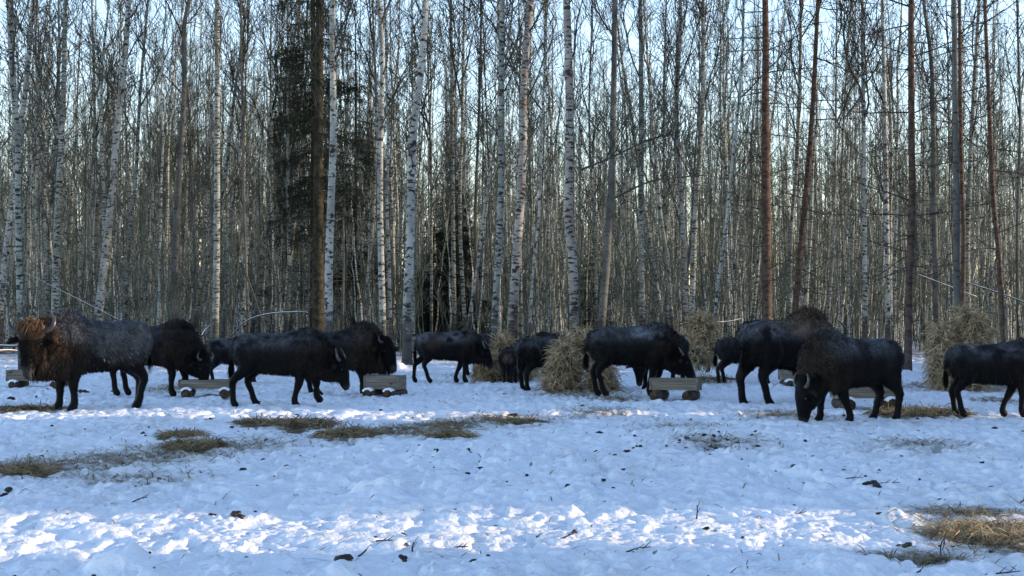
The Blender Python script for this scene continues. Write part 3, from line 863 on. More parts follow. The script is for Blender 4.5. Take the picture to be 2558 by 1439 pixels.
# trees read off the photograph: kind, bark, base row, width in px near the ground, line of the trunk top to foot, label
B_, GB, RB, AS = 'M_BIRCH', 'M_BIRCH_GREY', 'M_BIRCH_RED', 'M_ASPEN'
HERO = [
 ('birch', B_, 884, 20, [(81, 0), (60, 227), (36, 448), (9, 657), (-4, 840)], 'pale birch leaning out past the horned bison at the edge of the view'),
 ('birch', GB, 955, 17, [(27, 0), (30, 150), (45, 335), (48, 538), (50, 800), (58, 955)], 'grey birch whose foot stands in snow beside the small trough and the horned bison'),
 ('birch', GB, 890, 20, [(167, 0), (161, 209), (152, 382), (143, 538), (134, 770)], 'thick grey birch rising above the forelock of the horned bison'),
 ('birch', GB, 880, 10, [(152, 0), (153, 180), (143, 335), (122, 600), (122, 800)], 'thin dark-topped birch close beside the thick grey birch over the horned bison'),
 ('birch', B_, 886, 23, [(316, 0), (308, 137), (290, 335), (275, 508), (256, 687), (245, 790)], 'bright banded birch leaning over the back of the horned bison'),
 ('birch', GB, 878, 12, [(373, 0), (352, 227), (341, 418), (325, 598), (311, 795)], 'slender grey birch above the rump of the horned bison'),
 ('birch', GB, 872, 9, [(230, 0), (236, 180), (242, 418), (239, 747), (237, 800)], 'thin straight birch standing between two leaning birches behind the horned bison'),
 ('birch', AS, 884, 20, [(474, 0), (459, 72), (457, 239), (442, 478), (431, 770)], 'dark grey-green aspen trunk above the round-backed bison'),
 ('birch', GB, 900, 19, [(541, 0), (540, 239), (538, 538), (535, 837)], 'straight birch behind the shoulder of the small hidden bison'),
 ('birch', GB, 880, 12, [(621, 0), (589, 209), (556, 478), (508, 687), (487, 800)], 'birch leaning across to the head of the round-backed bison'),
 ('birch', GB, 875, 9, [(678, 0), (675, 179), (681, 538), (690, 819)], 'thin birch crossing the arched snowy log on its near end'),
 ('birch', GB, 880, 12, [(722, 0), (722, 179), (722, 508), (725, 687), (720, 813)], 'pale birch crossing the arched snowy log just before its tip'),
 ('birch', B_, 910, 23, [(836, 0), (837, 179), (836, 358), (830, 538), (824, 657), (823, 813)], 'bright white birch standing against the tall shaggy spruce'),
 ('birch', RB, 880, 10, [(931, 0), (937, 149), (942, 299), (934, 538), (917, 717), (912, 800)], 'smooth sunlit trunk bending beside the banded birch over the humped bison'),
 ('birch', B_, 905, 18, [(950, 0), (958, 149), (955, 299), (952, 538), (958, 825)], 'banded birch rising above the head of the heavy-humped bison'),
 ('birch', B_, 920, 25, [(1063, 0), (1051, 179), (1033, 329), (1027, 478), (1024, 627), (1018, 777), (1017, 920)], 'stout crooked white birch with flaking foot beside the square feed box'),
 ('birch', GB, 878, 8, [(1066, 0), (1069, 119), (1078, 478), (1078, 825)], 'thin grey stem just behind the stout crooked white birch'),
 ('birch', GB, 880, 13, [(1126, 0), (1129, 239), (1132, 538), (1135, 825)], 'straight birch in front of the low dark spruce'),
 ('birch', GB, 882, 11, [(1159, 0), (1153, 299), (1147, 538), (1162, 825)], 'birch bending over the shoulders of the reddish-flanked bison'),
 ('birch', B_, 885, 8, [(1262, 160), (1250, 260), (1236, 370), (1212, 508), (1197, 645), (1168, 825)], 'thin sunlit birch leaning over the back of the reddish-flanked bison'),
 ('birch', GB, 942, 18, [(1254, 0), (1251, 269), (1248, 538), (1233, 840), (1232, 935)], 'birch with the leaning hay pile wrapped round its foot'),
 ('birch', RB, 936, 25, [(1327, 0), (1312, 209), (1306, 418), (1294, 597), (1282, 777), (1280, 930)], 'dark-topped birch with reddish flaking bark above the calf'),
 ('birch', B_, 890, 8, [(1368, 0), (1353, 358), (1347, 538), (1333, 657), (1322, 840)], 'thin sunlit crooked birch beside the reddish flaking birch'),
 ('birch', RB, 966, 25, [(1413, 0), (1419, 239), (1419, 538), (1431, 687), (1438, 966)], 'grey birch with whitish peeling foot inside the tall hay heap'),
 ('birch', AS, 890, 22, [(1536, 0), (1533, 239), (1527, 478), (1515, 657), (1503, 807)], 'broad mossy trunk above the rump of the long black bison'),
 ('birch', GB, 885, 18, [(1598, 0), (1601, 239), (1601, 538), (1605, 807)], 'banded grey birch above the middle of the long black bison'),
 ('birch', GB, 890, 17, [(1754, 0), (1751, 299), (1736, 538), (1730, 777), (1728, 860)], 'rough grey birch behind the hanging hay bundle'),
 ('birch', RB, 885, 16, [(1700, 60), (1690, 300), (1706, 560), (1714, 820)], 'brown birch just before the hanging hay bundle'),
 ('birch', B_, 932, 9, [(1861, 60), (1849, 239), (1828, 418), (1811, 597), (1793, 717), (1779, 850), (1765, 932)], 'thin sunlit leaning birch with hay bundled on its lower stem'),
 ('pine', 'M_PINE', 890, 27, [(1915, 0), (1915, 299), (1916, 538), (1916, 795)], 'thick straight pine with reddish upper bark above the fuzzy-maned bull'),
 ('pine', 'M_PINE', 885, 17, [(2041, 0), (2030, 239), (2015, 448), (2000, 628), (1986, 790)], 'leaning orange-barked pine above the fuzzy-maned bull'),
 ('pine', 'M_PINE', 938, 20, [(2270, 0), (2272, 299), (2270, 538), (2268, 718), (2266, 938)], 'straight dark pine standing in snow behind the woolly grazing bison'),
 ('birch', AS, 885, 18, [(2305, 0), (2322, 150), (2328, 299), (2334, 538), (2340, 830)], 'bent grey-green trunk between the straight dark pine and the tall hay pile'),
 ('pine', 'M_PINE', 895, 13, [(2397, 0), (2403, 359), (2409, 598), (2406, 800)], 'slim pine just behind the tall hay pile'),
 ('birch', AS, 962, 18, [(2384, 0), (2388, 299), (2393, 600), (2392, 962)], 'mossy birch with the tall hay pile heaped round its foot'),
 ('birch', GB, 885, 15, [(2445, 0), (2427, 299), (2418, 598), (2420, 800)], 'grey birch rising behind the tall hay pile beside the slim pine'),
 ('pine', 'M_PINE', 905, 14, [(2460, 0), (2472, 299), (2484, 508), (2496, 658), (2507, 870)], 'slim leaning pine above the back of the bison walking away'),
 ('birch', B_, 885, 15, [(2155, 0), (2158, 400), (2161, 837)], 'pale birch above the middle of the woolly grazing bison'),
 ('birch', B_, 888, 16, [(2203, 0), (2215, 538), (2220, 825)], 'pale birch above the rump of the woolly grazing bison'),
 ('birch', GB, 880, 13, [(2003, 0), (1994, 359), (1976, 598), (1973, 777)], 'grey birch crossing behind the leaning orange pine'),
 ('birch', B_, 878, 9, [(2092, 0), (2086, 538), (2071, 777)], 'thin pale birch above the tan mane of the fuzzy bull'),
 ('birch', GB, 876, 8, [(2128, 0), (2104, 418), (2112, 800)], 'thin bent birch beside the pale one above the tan mane'),
 ('birch', GB, 876, 9, [(1478, 0), (1470, 300), (1484, 560), (1490, 800)], 'thin grey birch between the peeling-footed birch and the broad mossy trunk'),
 ('birch', GB, 876, 10, [(1662, 0), (1655, 300), (1660, 560), (1665, 800)], 'thin dark birch above the shoulder of the long black bison'),
 ('birch', B_, 878, 9, [(600, 0), (606, 300), (575, 560), (560, 800)], 'thin pale birch above the hip of the walking cow'),
 ('birch', B_, 874, 10, [(88, 0), (96, 300), (92, 560), (98, 800)], 'slim pale birch rising from behind the horns of the bison'),
 ('birch', AS, 874, 10, [(1203, 0), (1196, 300), (1188, 560), (1196, 800)], 'dim greenish birch between the low dark spruce and the hay-footed birch'),
 ('birch', AS, 876, 10, [(2538, 0), (2546, 300), (2540, 560), (2544, 800)], 'grey-green birch at the far edge above the bison walking away'),
]

def build_heroes():
    for i, (kind, mat, by, wpx, line, label) in enumerate(HERO):
        rng = np.random.default_rng(100 + i)
        Y = FPX * CAM_H / (by - 785.0)
        pts = [px_at(x, y, Y) for (x, y) in line][::-1]
        P = np.array([tuple(p) for p in pts])
        f0 = P[0].copy(); d = P[1] - P[0]; f0 = P[0] - d * (P[0][2] / d[2]) if P[0][2] > .1 else P[0]
        base = np.array([f0[0], Y, gh(f0[0], Y)])
        pts2 = [base] + [p for p in P if p[2] > base[2] + .5]
        up = unit(pts2[-1] - pts2[-2]); Htt = 19 + 4 * rng.random()
        up = unit(up * .8 + np.array([0, 0, .5]))
        while pts2[-1][2] < Htt: pts2.append(pts2[-1] + (up * 1.8 + np.append(rng.normal(0, .06, 2), 0)))
        P = np.array(pts2)
        yb = np.cumsum(rng.normal(0, .08, len(P))); yb -= yb[0]; P[:, 1] += yb
        P = P - base; P[0, 2] = -.15
        P = catmull(P, 4)
        jit = np.cumsum(rng.normal(0, .004, (len(P), 2)), axis=0); P[:, 0] += jit[:, 0]
        r0 = wpx / 2 / FPX * Y
        Ht = P[-1, 2]
        nm = 'pine_tree' if kind == 'pine' else ('aspen_tree' if mat == 'M_ASPEN' else 'birch_tree')
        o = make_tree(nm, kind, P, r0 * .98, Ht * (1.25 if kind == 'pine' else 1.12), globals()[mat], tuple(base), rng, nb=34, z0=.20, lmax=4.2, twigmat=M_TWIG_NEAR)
        tag(o, label, nm.split('_')[0], {'pine': 'pines at the edge of the wood'}.get(kind, 'nearer birches at the edge of the wood'))
build_heroes()

def hero_spruces():
    rng = np.random.default_rng(42)
    g = []
    for (px, by, Ht, r0, rm, z0, lab, gaps, dens) in [
        (797, 893, 24,   .24, 1.75, 4.6, 'tall shaggy dark spruce with hanging branches and bare mossy foot', .72, 1.0),
        (783, 880, 23, .20, 1.9, 7.0, 'slimmer spruce trunk pressed against the tall shaggy spruce', .72, .8),
        (1130, 872, 8.2, .10, 1.7, .6, 'low dark green spruce under the birches behind the reddish-flanked bison', .1, 1.9),
        (1478, 866, 4.6, .06, 1.1, .4, 'small blackish spruce deep in the wood behind the long black bison', .1, 1.3),
        (885, 872, 17.0, .12, 1.5, 3.0, 'narrow spruce hanging dark sprays above the humped bison', .62, .8),
        (1060, 868, 4.0, .05, .9, .3, 'tiny dark spruce between the stout white birch and the low spruce', .1, 1.3),
        (718, 872, 15, .09, 1.1, 2.6, 'thin ragged spruce next to the tall shaggy one', .5, .7)]:
        gx, gy = px_ground(px, by)
        g.append(make_spruce('spruce_tree', lab, (gx, gy, gh(gx, gy)), Ht, r0, rm, z0, M_SPRUCEBARK, rng, dens, gaps=gaps))
    return g
hero_spruces()

# ---- the wood behind: 240 birches as things, copied from a few, the rest of the wood one mass
def back_wood():
    rng = np.random.default_rng(77)
    protos = []
    for i in range(14):
        Ht = 17 + 6 * rng.random(); path = path_noise(rng, Ht, .09, .085)
        mat = [M_BIRCH, M_FARBARK, M_BIRCH_GREY, M_FARBARK, M_BIRCH_GREY, M_ASPEN, M_FARBARK][i % 7]
        r = make_tree('birch_tree', 'birch', path, .048 + .045 * rng.random() ** 1.5, Ht, mat, (0, 0, 0), rng, nb=22, z0=.26, k=7, lmax=2.7)
        protos.append((r, {M_BIRCH: 'pale white', M_FARBARK: 'dull grey-white', M_BIRCH_GREY: 'mossy grey', M_ASPEN: 'dark greenish'}[mat]))
    taken = []
    for (kind, mat, by, wpx, line, label) in HERO:
        Y = FPX * CAM_H / (by - 785.0); taken.append((line[-1][0], Y))
    # landmarks seen along the foot of the wood, for saying which tree is which
    MARKS = [(100, 'horned bison'), (245, 'bright banded leaning birch'), (433, 'dark grey-green aspen'), (535, 'straight birch by the hidden bison'), (690, 'arched snowy log'), (797, 'tall shaggy spruce'),
             (912, 'smooth sunlit bending trunk'), (1018, 'stout crooked white birch'), (1135, 'low dark spruce'), (1233, 'hay-footed birch'), (1322, 'crooked sunlit birch'), (1438, 'peeling-footed birch'),
             (1503, 'broad mossy trunk'), (1605, 'banded birch over the black bison'), (1728, 'hanging hay bundle'), (1779, 'thin sunlit leaning birch'), (1916, 'thick reddish pine'), (1986, 'leaning orange pine'), (2161, 'pale birch over the grazing bison'),
             (2266, 'straight dark pine'), (2340, 'bent grey-green trunk'), (2406, 'slim pine by the hay pile'), (2507, 'slim leaning pine')]
    spots = []
    tries = 0
    while len(spots) < 250 and tries < 20000:
        tries += 1
        Y = 62 + 58 * rng.random() ** .9
        x = (rng.random() - .5) * .70 * Y
        if abs(x) > .325 * Y: continue
        if Y < 72 and rng.random() < .5: continue
        if any((x - a) ** 2 + (Y - b) ** 2 < 1.1 for a, b, _ in spots): continue
        px = 1279 + x / Y * FPX
        if any(abs(px - hx) < 7 and Y < hy + 12 for hx, hy in taken): continue
        spots.append((x, Y, px))
    spots.sort(key=lambda s: s[2])
    used = set(); cnt = {}
    for (x, Y, px) in spots:
        k = int(rng.integers(len(protos))); pr, word = protos[k]
        if k in used:
            o = pr.copy(); COL.objects.link(o)
            for ch in pr.children:
                c = ch.copy(); COL.objects.link(c); c.parent = o
        else: o = pr; used.add(k)
        o.location = (x, Y, gh(x, Y)); o.rotation_euler = (rng.normal(0, .02), rng.normal(0, .03), rng.random() * 6.283)
        s = .85 + .35 * rng.random(); o.scale = (s * (.9 + .5 * rng.random()), s * (.9 + .5 * rng.random()), s)
        # which landmark it stands next to
        li = [m for m in MARKS if m[0] <= px]
        ring = 'nearer' if Y < 80 else ('middle-depth' if Y < 98 else 'deeper')
        if li: mk, side = li[-1][1], 'right of the'
        else: mk, side = MARKS[0][1], 'left of the'
        key = (mk, ring, word); cnt[key] = cnt.get(key, 0) + 1
        od = ['first', 'second', 'third', 'fourth', 'fifth', 'sixth', 'seventh', 'eighth', 'ninth', 'tenth', 'eleventh', 'twelfth'][min(cnt[key] - 1, 11)]
        tag(o, f'{od} {word} {ring} birch {side} {mk}', 'birch', 'slender birches inside the wood')
    for k, (pr, w) in enumerate(protos):
        if k not in used:
            for ch in list(pr.children): bpy.data.objects.remove(ch)
            bpy.data.objects.remove(pr)
    # mass of the wood beyond
    bark = MB(); tw = MB()
    lows = []
    for i in range(12):
        Ht = 16 + 6 * rng.random(); path = path_noise(rng, Ht, .05, .08)[::2]
        r0 = .05 + .05 * rng.random()
        TV, TF = tube(path, trunk_radii(path, r0, Ht), 5, False, (1, 0, 0))
        m = MB(); birch_crown(rng, path, Ht, m, .25, 15, PROTO_LOW, 2.5)
        CV = np.concatenate(m.V); CF = np.concatenate([f for f, _ in m.F])
        lows.append((TV, TF[0], CV, CF))
    def addtree(x, y):
        TV, TF, CV, CF = lows[rng.integers(12)]
        a = rng.random() * 6.28; s = (.85 + .35 * rng.random()) * (1.08 if (x < -.08 * y and y > 150) else 1.0); o = np.array([x, y, gh(x, y) if y > 110 else 0])
        bark.add(rotz(TV, a) * s + o, TF); tw.add(rotz(CV, a) * s + o, CF)
    n = 0
    while n < 2300:
        Y = 104 + 200 * rng.random() ** .95; x = (rng.random() - .5) * .72 * Y
        addtree(x, Y); n += 1
    for q in range(130):        # wood running on beyond both sides of the view
        Y = 58 + 120 * rng.random(); s = 1 if rng.random() < .8 else -1
        addtree(s * (.335 * Y + (30 if s > 0 else 12) * rng.random()), Y)
    # one mesh with bark and twig slots
    allm = MB()
    for V, (F, m) in zip(bark.V, bark.F): pass
    ev = MB()
    for q in range(330):        # dark young spruces closing the wood far behind
        Y = 205 + 120 * rng.random(); x = (rng.random() - .5) * .78 * Y; H = 7 + 9 * rng.random(); g = gh(x, Y); k = 230
        f = rng.random(k) ** .9; rr = (H * .16 * (1 - f) + .1) * np.sqrt(rng.random(k)); a = rng.random(k) * 6.283
        b0 = np.stack([x + rr * np.cos(a), Y + rr * np.sin(a), g + .3 + f * H], 1)
        d = np.stack([np.cos(a), np.sin(a), -1.0 - rng.random(k)], 1) * (.30 + .35 * rng.random((k, 1)))
        s = np.stack([-np.sin(a), np.cos(a), 0 * a], 1) * .20
        i = np.arange(k) * 3
        ev.add(np.stack([b0 - s, b0 + s, b0 + d], 1).reshape(-1, 3), np.stack([i, i + 1, i + 2], 1))
    for q in range(900):        # slim poles crowding between the bigger stems
        Y = 64 + 70 * rng.random(); x = (rng.random() - .5) * .72 * Y
        P = path_noise(rng, 4 + 6 * rng.random(), .12, .08); V, F = tube(P, np.linspace(.034 + .02 * rng.random(), .008, len(P)), 5, False)
        bark.add(V + np.array([x, Y, gh(x, Y)]), F[0])
        for b_ in range(9):
            V, F = PROTO_LOW[rng.integers(6)]
            tw.add(place_branch(V, .5 + .9 * rng.random(), rng.random() * 6.28, R(35 + 25 * rng.random()), trunk_at(P, P[-1, 2] * (.25 + .75 * rng.random())) + np.array([x, Y, gh(x, Y)])), F)
    VB = np.concatenate(bark.V); FB = np.concatenate([f for f, _ in bark.F]); VT = np.concatenate(tw.V); FT = np.concatenate([f for f, _ in tw.F])
    allm.add(VB, FB, 0); allm.add(VT, FT, 1)
    allm.add(np.concatenate(ev.V), np.concatenate([f for f, _ in ev.F]), 2)
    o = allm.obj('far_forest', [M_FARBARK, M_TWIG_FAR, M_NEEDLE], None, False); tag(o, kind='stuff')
    print('far forest faces', len(FB) + len(FT))
back_wood()

# brush and saplings under the trees
def undergrowth():
    rng = np.random.default_rng(9)
    m = MB()
    for q in range(2600):
        Y = 61 + 75 * rng.random() ** 1.1; x = (rng.random() - .5) * .74 * Y
        if Y < 68 and rng.random() < .5: continue
        H = .5 + 4.6 * rng.random() ** 1.8
        V, F = PROTO_LOW[rng.integers(6)]
        m.add(place_branch(V * np.array([1, .45, .45]), H, rng.random() * 6.28, R(65 + 22 * rng.random()), np.array([x, Y, -.1])), F)
    for q in range(500):
        Y = 60 + 70 * rng.random(); x = (rng.random() - .5) * .7 * Y
        P = path_noise(rng, 3 + 5 * rng.random(), .12, .09)
        m.add(*[(lambda a: (a[0] + np.array([x, Y, 0]), a[1]))(tube(P, np.linspace(.025, .006, len(P)), 4, False))][0])
    o = m.obj('undergrowth', M_BRUSH, None, False); tag(o, kind='stuff')
    print('undergrowth', m.n)
undergrowth()

# spruce stand out of the view on the sunny side: throws the long shade over the clearing
def shade_stand():
    rng = np.random.default_rng(3)
    m = MB(); 
    spots = []
    y = -10
    GAPS = [(12.35, .95), (26.0, .22)]
    ylist = [-8, -5.2, -2.6, 0, 2.4, 4.6, 6.4, 8.2, 9.2]
    ylist += [14.7, 17.0, 19.0, 21.2, 23.3, 28.4, 30.6, 33, 35.4, 38, 41, 44, 48, 52]
    for yy in ylist:
        for xx in (26.0,):
            spots.append((xx + rng.normal(0, .6), yy))
    for (x, y) in spots:
        Ht = 15 + 4 * rng.random(); P = np.array([(x, y, -.2), (x, y, Ht * .5), (x, y, Ht)])
        m.add(*tube(P, np.array([.18, .12, .02]), 6, False))
        z = .3
        while z < Ht:
            L0 = 2.5 * (1 - z / Ht) ** .8 + .2
            for q in range(8):
                V, F = SPRAYS_COARSE[rng.integers(8)]
                m.add(place_branch(V * np.array([1, 1.4, 1.2]), L0 * (.7 + .4 * rng.random()), rng.random() * 6.28, R(-8), np.array([x, y, z])), F, 1)
            z += .3
    o = m.obj('neighbouring_forest', [M_SPRUCEBARK, M_NEEDLE], None, False); tag(o, kind='stuff')
    print('shade', m.n)
shade_stand()
# === HERD
G_HERD = 'bison of the herd feeding in the snowy clearing'
def L4(fl=(0, 0), fr=(0, 0), hl=(0, 0), hr=(0, 0)): return dict(fl=fl, fr=fr, hl=hl, hr=hr)
# name, label, ground pixel of the body origin, yaw, height, poll, face pitch, face yaw, legs ...
def herd():
    B = build_bison
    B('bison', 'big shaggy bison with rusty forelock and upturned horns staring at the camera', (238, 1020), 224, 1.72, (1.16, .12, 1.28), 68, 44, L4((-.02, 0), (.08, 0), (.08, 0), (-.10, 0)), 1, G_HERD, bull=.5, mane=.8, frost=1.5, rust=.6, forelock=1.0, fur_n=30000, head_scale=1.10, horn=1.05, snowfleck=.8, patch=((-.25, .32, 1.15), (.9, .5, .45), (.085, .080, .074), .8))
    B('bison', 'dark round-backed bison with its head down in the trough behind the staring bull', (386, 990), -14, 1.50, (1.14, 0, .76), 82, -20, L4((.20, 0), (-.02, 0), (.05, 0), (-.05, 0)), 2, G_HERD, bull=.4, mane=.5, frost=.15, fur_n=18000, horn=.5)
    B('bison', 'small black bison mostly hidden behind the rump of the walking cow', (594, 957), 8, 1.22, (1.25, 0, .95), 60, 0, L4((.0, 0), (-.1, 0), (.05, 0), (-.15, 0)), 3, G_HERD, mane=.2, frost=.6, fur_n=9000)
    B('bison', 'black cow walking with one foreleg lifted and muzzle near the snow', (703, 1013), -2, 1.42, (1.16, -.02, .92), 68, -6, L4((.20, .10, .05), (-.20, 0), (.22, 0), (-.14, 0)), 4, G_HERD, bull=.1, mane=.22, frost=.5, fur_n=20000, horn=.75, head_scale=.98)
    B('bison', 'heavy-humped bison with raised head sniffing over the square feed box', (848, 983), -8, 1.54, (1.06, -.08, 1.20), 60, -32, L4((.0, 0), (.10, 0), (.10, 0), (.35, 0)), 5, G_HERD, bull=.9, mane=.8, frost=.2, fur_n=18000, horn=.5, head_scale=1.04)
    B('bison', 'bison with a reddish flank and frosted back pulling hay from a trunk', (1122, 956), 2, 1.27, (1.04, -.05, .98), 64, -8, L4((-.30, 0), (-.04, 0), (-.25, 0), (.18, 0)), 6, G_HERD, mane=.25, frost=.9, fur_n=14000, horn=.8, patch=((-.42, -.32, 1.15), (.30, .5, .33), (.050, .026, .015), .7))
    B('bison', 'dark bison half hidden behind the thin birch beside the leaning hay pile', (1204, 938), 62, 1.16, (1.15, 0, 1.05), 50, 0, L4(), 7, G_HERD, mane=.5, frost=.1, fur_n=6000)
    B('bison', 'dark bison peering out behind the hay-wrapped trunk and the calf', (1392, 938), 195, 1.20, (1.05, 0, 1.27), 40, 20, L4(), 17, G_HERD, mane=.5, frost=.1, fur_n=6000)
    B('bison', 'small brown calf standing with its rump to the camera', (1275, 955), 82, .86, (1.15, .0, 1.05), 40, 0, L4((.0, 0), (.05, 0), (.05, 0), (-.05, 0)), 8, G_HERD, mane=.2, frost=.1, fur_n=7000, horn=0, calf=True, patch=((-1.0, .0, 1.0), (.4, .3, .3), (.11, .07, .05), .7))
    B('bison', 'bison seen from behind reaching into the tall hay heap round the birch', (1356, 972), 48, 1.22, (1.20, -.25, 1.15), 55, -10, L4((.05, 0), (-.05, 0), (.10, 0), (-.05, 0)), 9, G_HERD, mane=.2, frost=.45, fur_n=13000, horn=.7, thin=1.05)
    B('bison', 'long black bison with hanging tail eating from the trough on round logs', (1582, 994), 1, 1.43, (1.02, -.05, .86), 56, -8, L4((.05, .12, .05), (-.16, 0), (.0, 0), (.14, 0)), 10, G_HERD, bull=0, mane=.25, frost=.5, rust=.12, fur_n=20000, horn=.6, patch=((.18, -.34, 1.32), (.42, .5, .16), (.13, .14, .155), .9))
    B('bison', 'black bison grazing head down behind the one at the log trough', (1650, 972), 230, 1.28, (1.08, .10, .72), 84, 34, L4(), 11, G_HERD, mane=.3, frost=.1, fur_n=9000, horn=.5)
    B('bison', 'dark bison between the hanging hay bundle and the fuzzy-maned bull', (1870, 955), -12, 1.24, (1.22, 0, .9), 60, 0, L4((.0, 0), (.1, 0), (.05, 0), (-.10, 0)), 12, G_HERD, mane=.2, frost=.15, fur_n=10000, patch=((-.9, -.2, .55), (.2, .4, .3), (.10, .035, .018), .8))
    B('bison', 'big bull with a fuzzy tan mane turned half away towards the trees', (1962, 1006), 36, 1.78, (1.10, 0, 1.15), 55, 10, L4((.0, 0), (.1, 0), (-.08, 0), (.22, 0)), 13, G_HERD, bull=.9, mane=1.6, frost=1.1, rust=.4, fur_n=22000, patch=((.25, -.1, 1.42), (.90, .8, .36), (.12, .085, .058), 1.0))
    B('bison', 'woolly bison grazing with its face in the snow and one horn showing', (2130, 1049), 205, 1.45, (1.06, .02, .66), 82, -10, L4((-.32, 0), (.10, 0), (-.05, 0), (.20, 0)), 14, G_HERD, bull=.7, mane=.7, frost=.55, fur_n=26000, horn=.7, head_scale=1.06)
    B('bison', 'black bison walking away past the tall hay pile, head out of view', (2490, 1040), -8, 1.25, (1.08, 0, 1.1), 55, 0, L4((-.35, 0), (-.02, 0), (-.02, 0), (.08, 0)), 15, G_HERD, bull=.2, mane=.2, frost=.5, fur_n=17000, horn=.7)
# === PROPS
def box(mb, c, d, rz=0, bev=.004, mat=0, tilt=0):
    x, y, z = d[0] / 2, d[1] / 2, d[2] / 2; b = bev
    P = []
    for sx in (-1, 1):
        for sy in (-1, 1):
            for sz in (-1, 1):
                P += [(sx * (x - b), sy * (y - b), sz * z), (sx * (x - b), sy * y, sz * (z - b)), (sx * x, sy * (y - b), sz * (z - b))]
    import bmesh
    bm = bmesh.new()
    for p in P: bm.verts.new(p)
    bmesh.ops.convex_hull(bm, input=list(bm.verts))
    bm.verts.index_update()
    V = np.array([v.co[:] for v in bm.verts]); F3 = np.array([[v.index for v in f.verts] for f in bm.faces if len(f.verts) == 3]); F4 = np.array([[v.index for v in f.verts] for f in bm.faces if len(f.verts) == 4])
    bm.free()
    if tilt: ct, st = math.cos(tilt), math.sin(tilt); V = V @ np.array([[1, 0, 0], [0, ct, st], [0, -st, ct]])
    V = rotz(V, rz) + np.array(c)
    mb.add(V, [f for f in (F3, F4) if len(f)], mat)

def log_between(mb, a, b, r, rng, k=14, mat=0, endmat=None):
    P = catmull([a, (np.array(a) + np.array(b)) / 2 + rng.normal(0, .006, 3), b], 3)
    V, F = tube(P, np.full(len(P), r) * (1 + rng.normal(0, .03, len(P))), k, True)
    mb.add(V, [F[0]], mat)
    mb.F.append((F[1] + mb.n - len(V), endmat if endmat is not None else mat)); mb.F.append((F[2] + mb.n - len(V), endmat if endmat is not None else mat))

def trough(px, py, L, W, Hh, rz, label, rng, logr=.13, snowlog=True, logs=(-.36, .36)):
    gx, gy = px_ground(px, py)
    root = empty('feed_trough', (gx, gy, gh(gx, gy)), rz)
    tag(root, label, 'trough', 'wooden feed troughs on log rollers')
    z0 = logr * 2 - .03
    for s in (-1, 1):
        m = MB(); [box(m, (rng.normal(0, .006), s * (W / 2 - .012 + q * .003), z0 + Hh * (.25 + .5 * q)), (L + rng.normal(0, .008), .025, Hh * .475), tilt=s * .03 * (1 if q else .3)) for q in (0, 1)]; m.obj('side_board', M_PLANK, root, False)
        m = MB(); box(m, (s * (L / 2 + .0145), 0, z0 + Hh / 2), (.025, W + .03, Hh * 1.03)); m.obj('end_board', M_PLANK, root, False)
    m = MB(); box(m, (0, 0, z0 + .012), (L - .01, W - .054, .022)); m.obj('bottom_board', M_PLANK, root, False)
    for f in logs:
        m = MB(); log_between(m, (f * L, -W / 2 - .16, logr - .02), (f * L, W / 2 + .16, logr - .02), logr, rng, endmat=1)
        lg = m.obj('log_roller', [M_BIRCH_RED, M_LOGEND], root)
        if snowlog:
            th = np.linspace(R(35), R(150), 7); cap = []
            ys = (-W / 2 - .165, -W / 2 - .01)
            for yy in ys:
                for rr in (logr + .03, logr - .01):
                    cap.append([(f * L + math.cos(t) * rr, yy, logr - .02 + math.sin(t) * rr) for t in th])
            V = np.array(cap).reshape(-1, 3); n7 = 7; F = []
            for i in range(6):
                F += [(i, i + 1, 14 + i + 1, 14 + i), (7 + i, 7 + i + 1, i + 1, i), (14 + i, 14 + i + 1, 21 + i + 1, 21 + i)]
            m = MB(); m.add(V, np.array(F)); m.obj('snow_cap', M_SNOWCAP, lg, True)
    return root

def hay_blades(rng, n, center, rad, mb, L=(.12, .4), w=.006, mode='heap', mat=0, curl=.25, zfun=None):
    """curved stalks scattered over an ellipsoid heap (surface biased)"""
    d = rng.normal(0, 1, (n, 3)); d /= np.linalg.norm(d, axis=1)[:, None]
    if mode in ('heap', 'flat'): d[:, 2] = np.abs(d[:, 2])
    rr = (.74 + .36 * rng.random(n))[:, None]
    bump_ = 1 + .22 * (vnoise(d[:, 0] * 2.6 + 5, d[:, 2] * 2.6 + d[:, 1] * 2, 55)[:, None] - .5)
    base = np.asarray(center) + d * np.asarray(rad) * rr * bump_
    dr = np.cross(d, rng.normal(0, 1, (n, 3))) + d * rng.normal(.25, .35, (n, 1)) + np.array([0, 0, -.35]) * (mode == 'heap')
    if mode == 'flat': d[:, 2] = np.abs(d[:, 2]); dr = rng.normal(0, 1, (n, 3)) * np.array([1, 1, .16])
    dr /= np.linalg.norm(dr, axis=1)[:, None]
    LL = (L[0] + (L[1] - L[0]) * rng.random(n))[:, None]
    cv = rng.normal(0, curl, (n, 3)) * LL
    mid = base + dr * LL * .5 + cv * .5; tip = base + dr * LL + np.array([0, 0, -1]) * LL * .25
    s = np.cross(dr, rng.normal(0, 1, (n, 3))); s /= np.linalg.norm(s, axis=1)[:, None]; s = s * w * (.6 + .8 * rng.random((n, 1)))
    V = np.stack([base - s, base + s, mid + s, mid - s, tip], 1).reshape(-1, 3)
    if zfun is not None:
        g = zfun(V[:, 0], V[:, 1]); V[:, 2] = np.maximum(V[:, 2], g + .004)
    i = np.arange(n) * 5
    mb.add(V, [np.stack([i, i + 1, i + 2, i + 3], 1), np.stack([i + 3, i + 2, i + 4], 1)], mat)

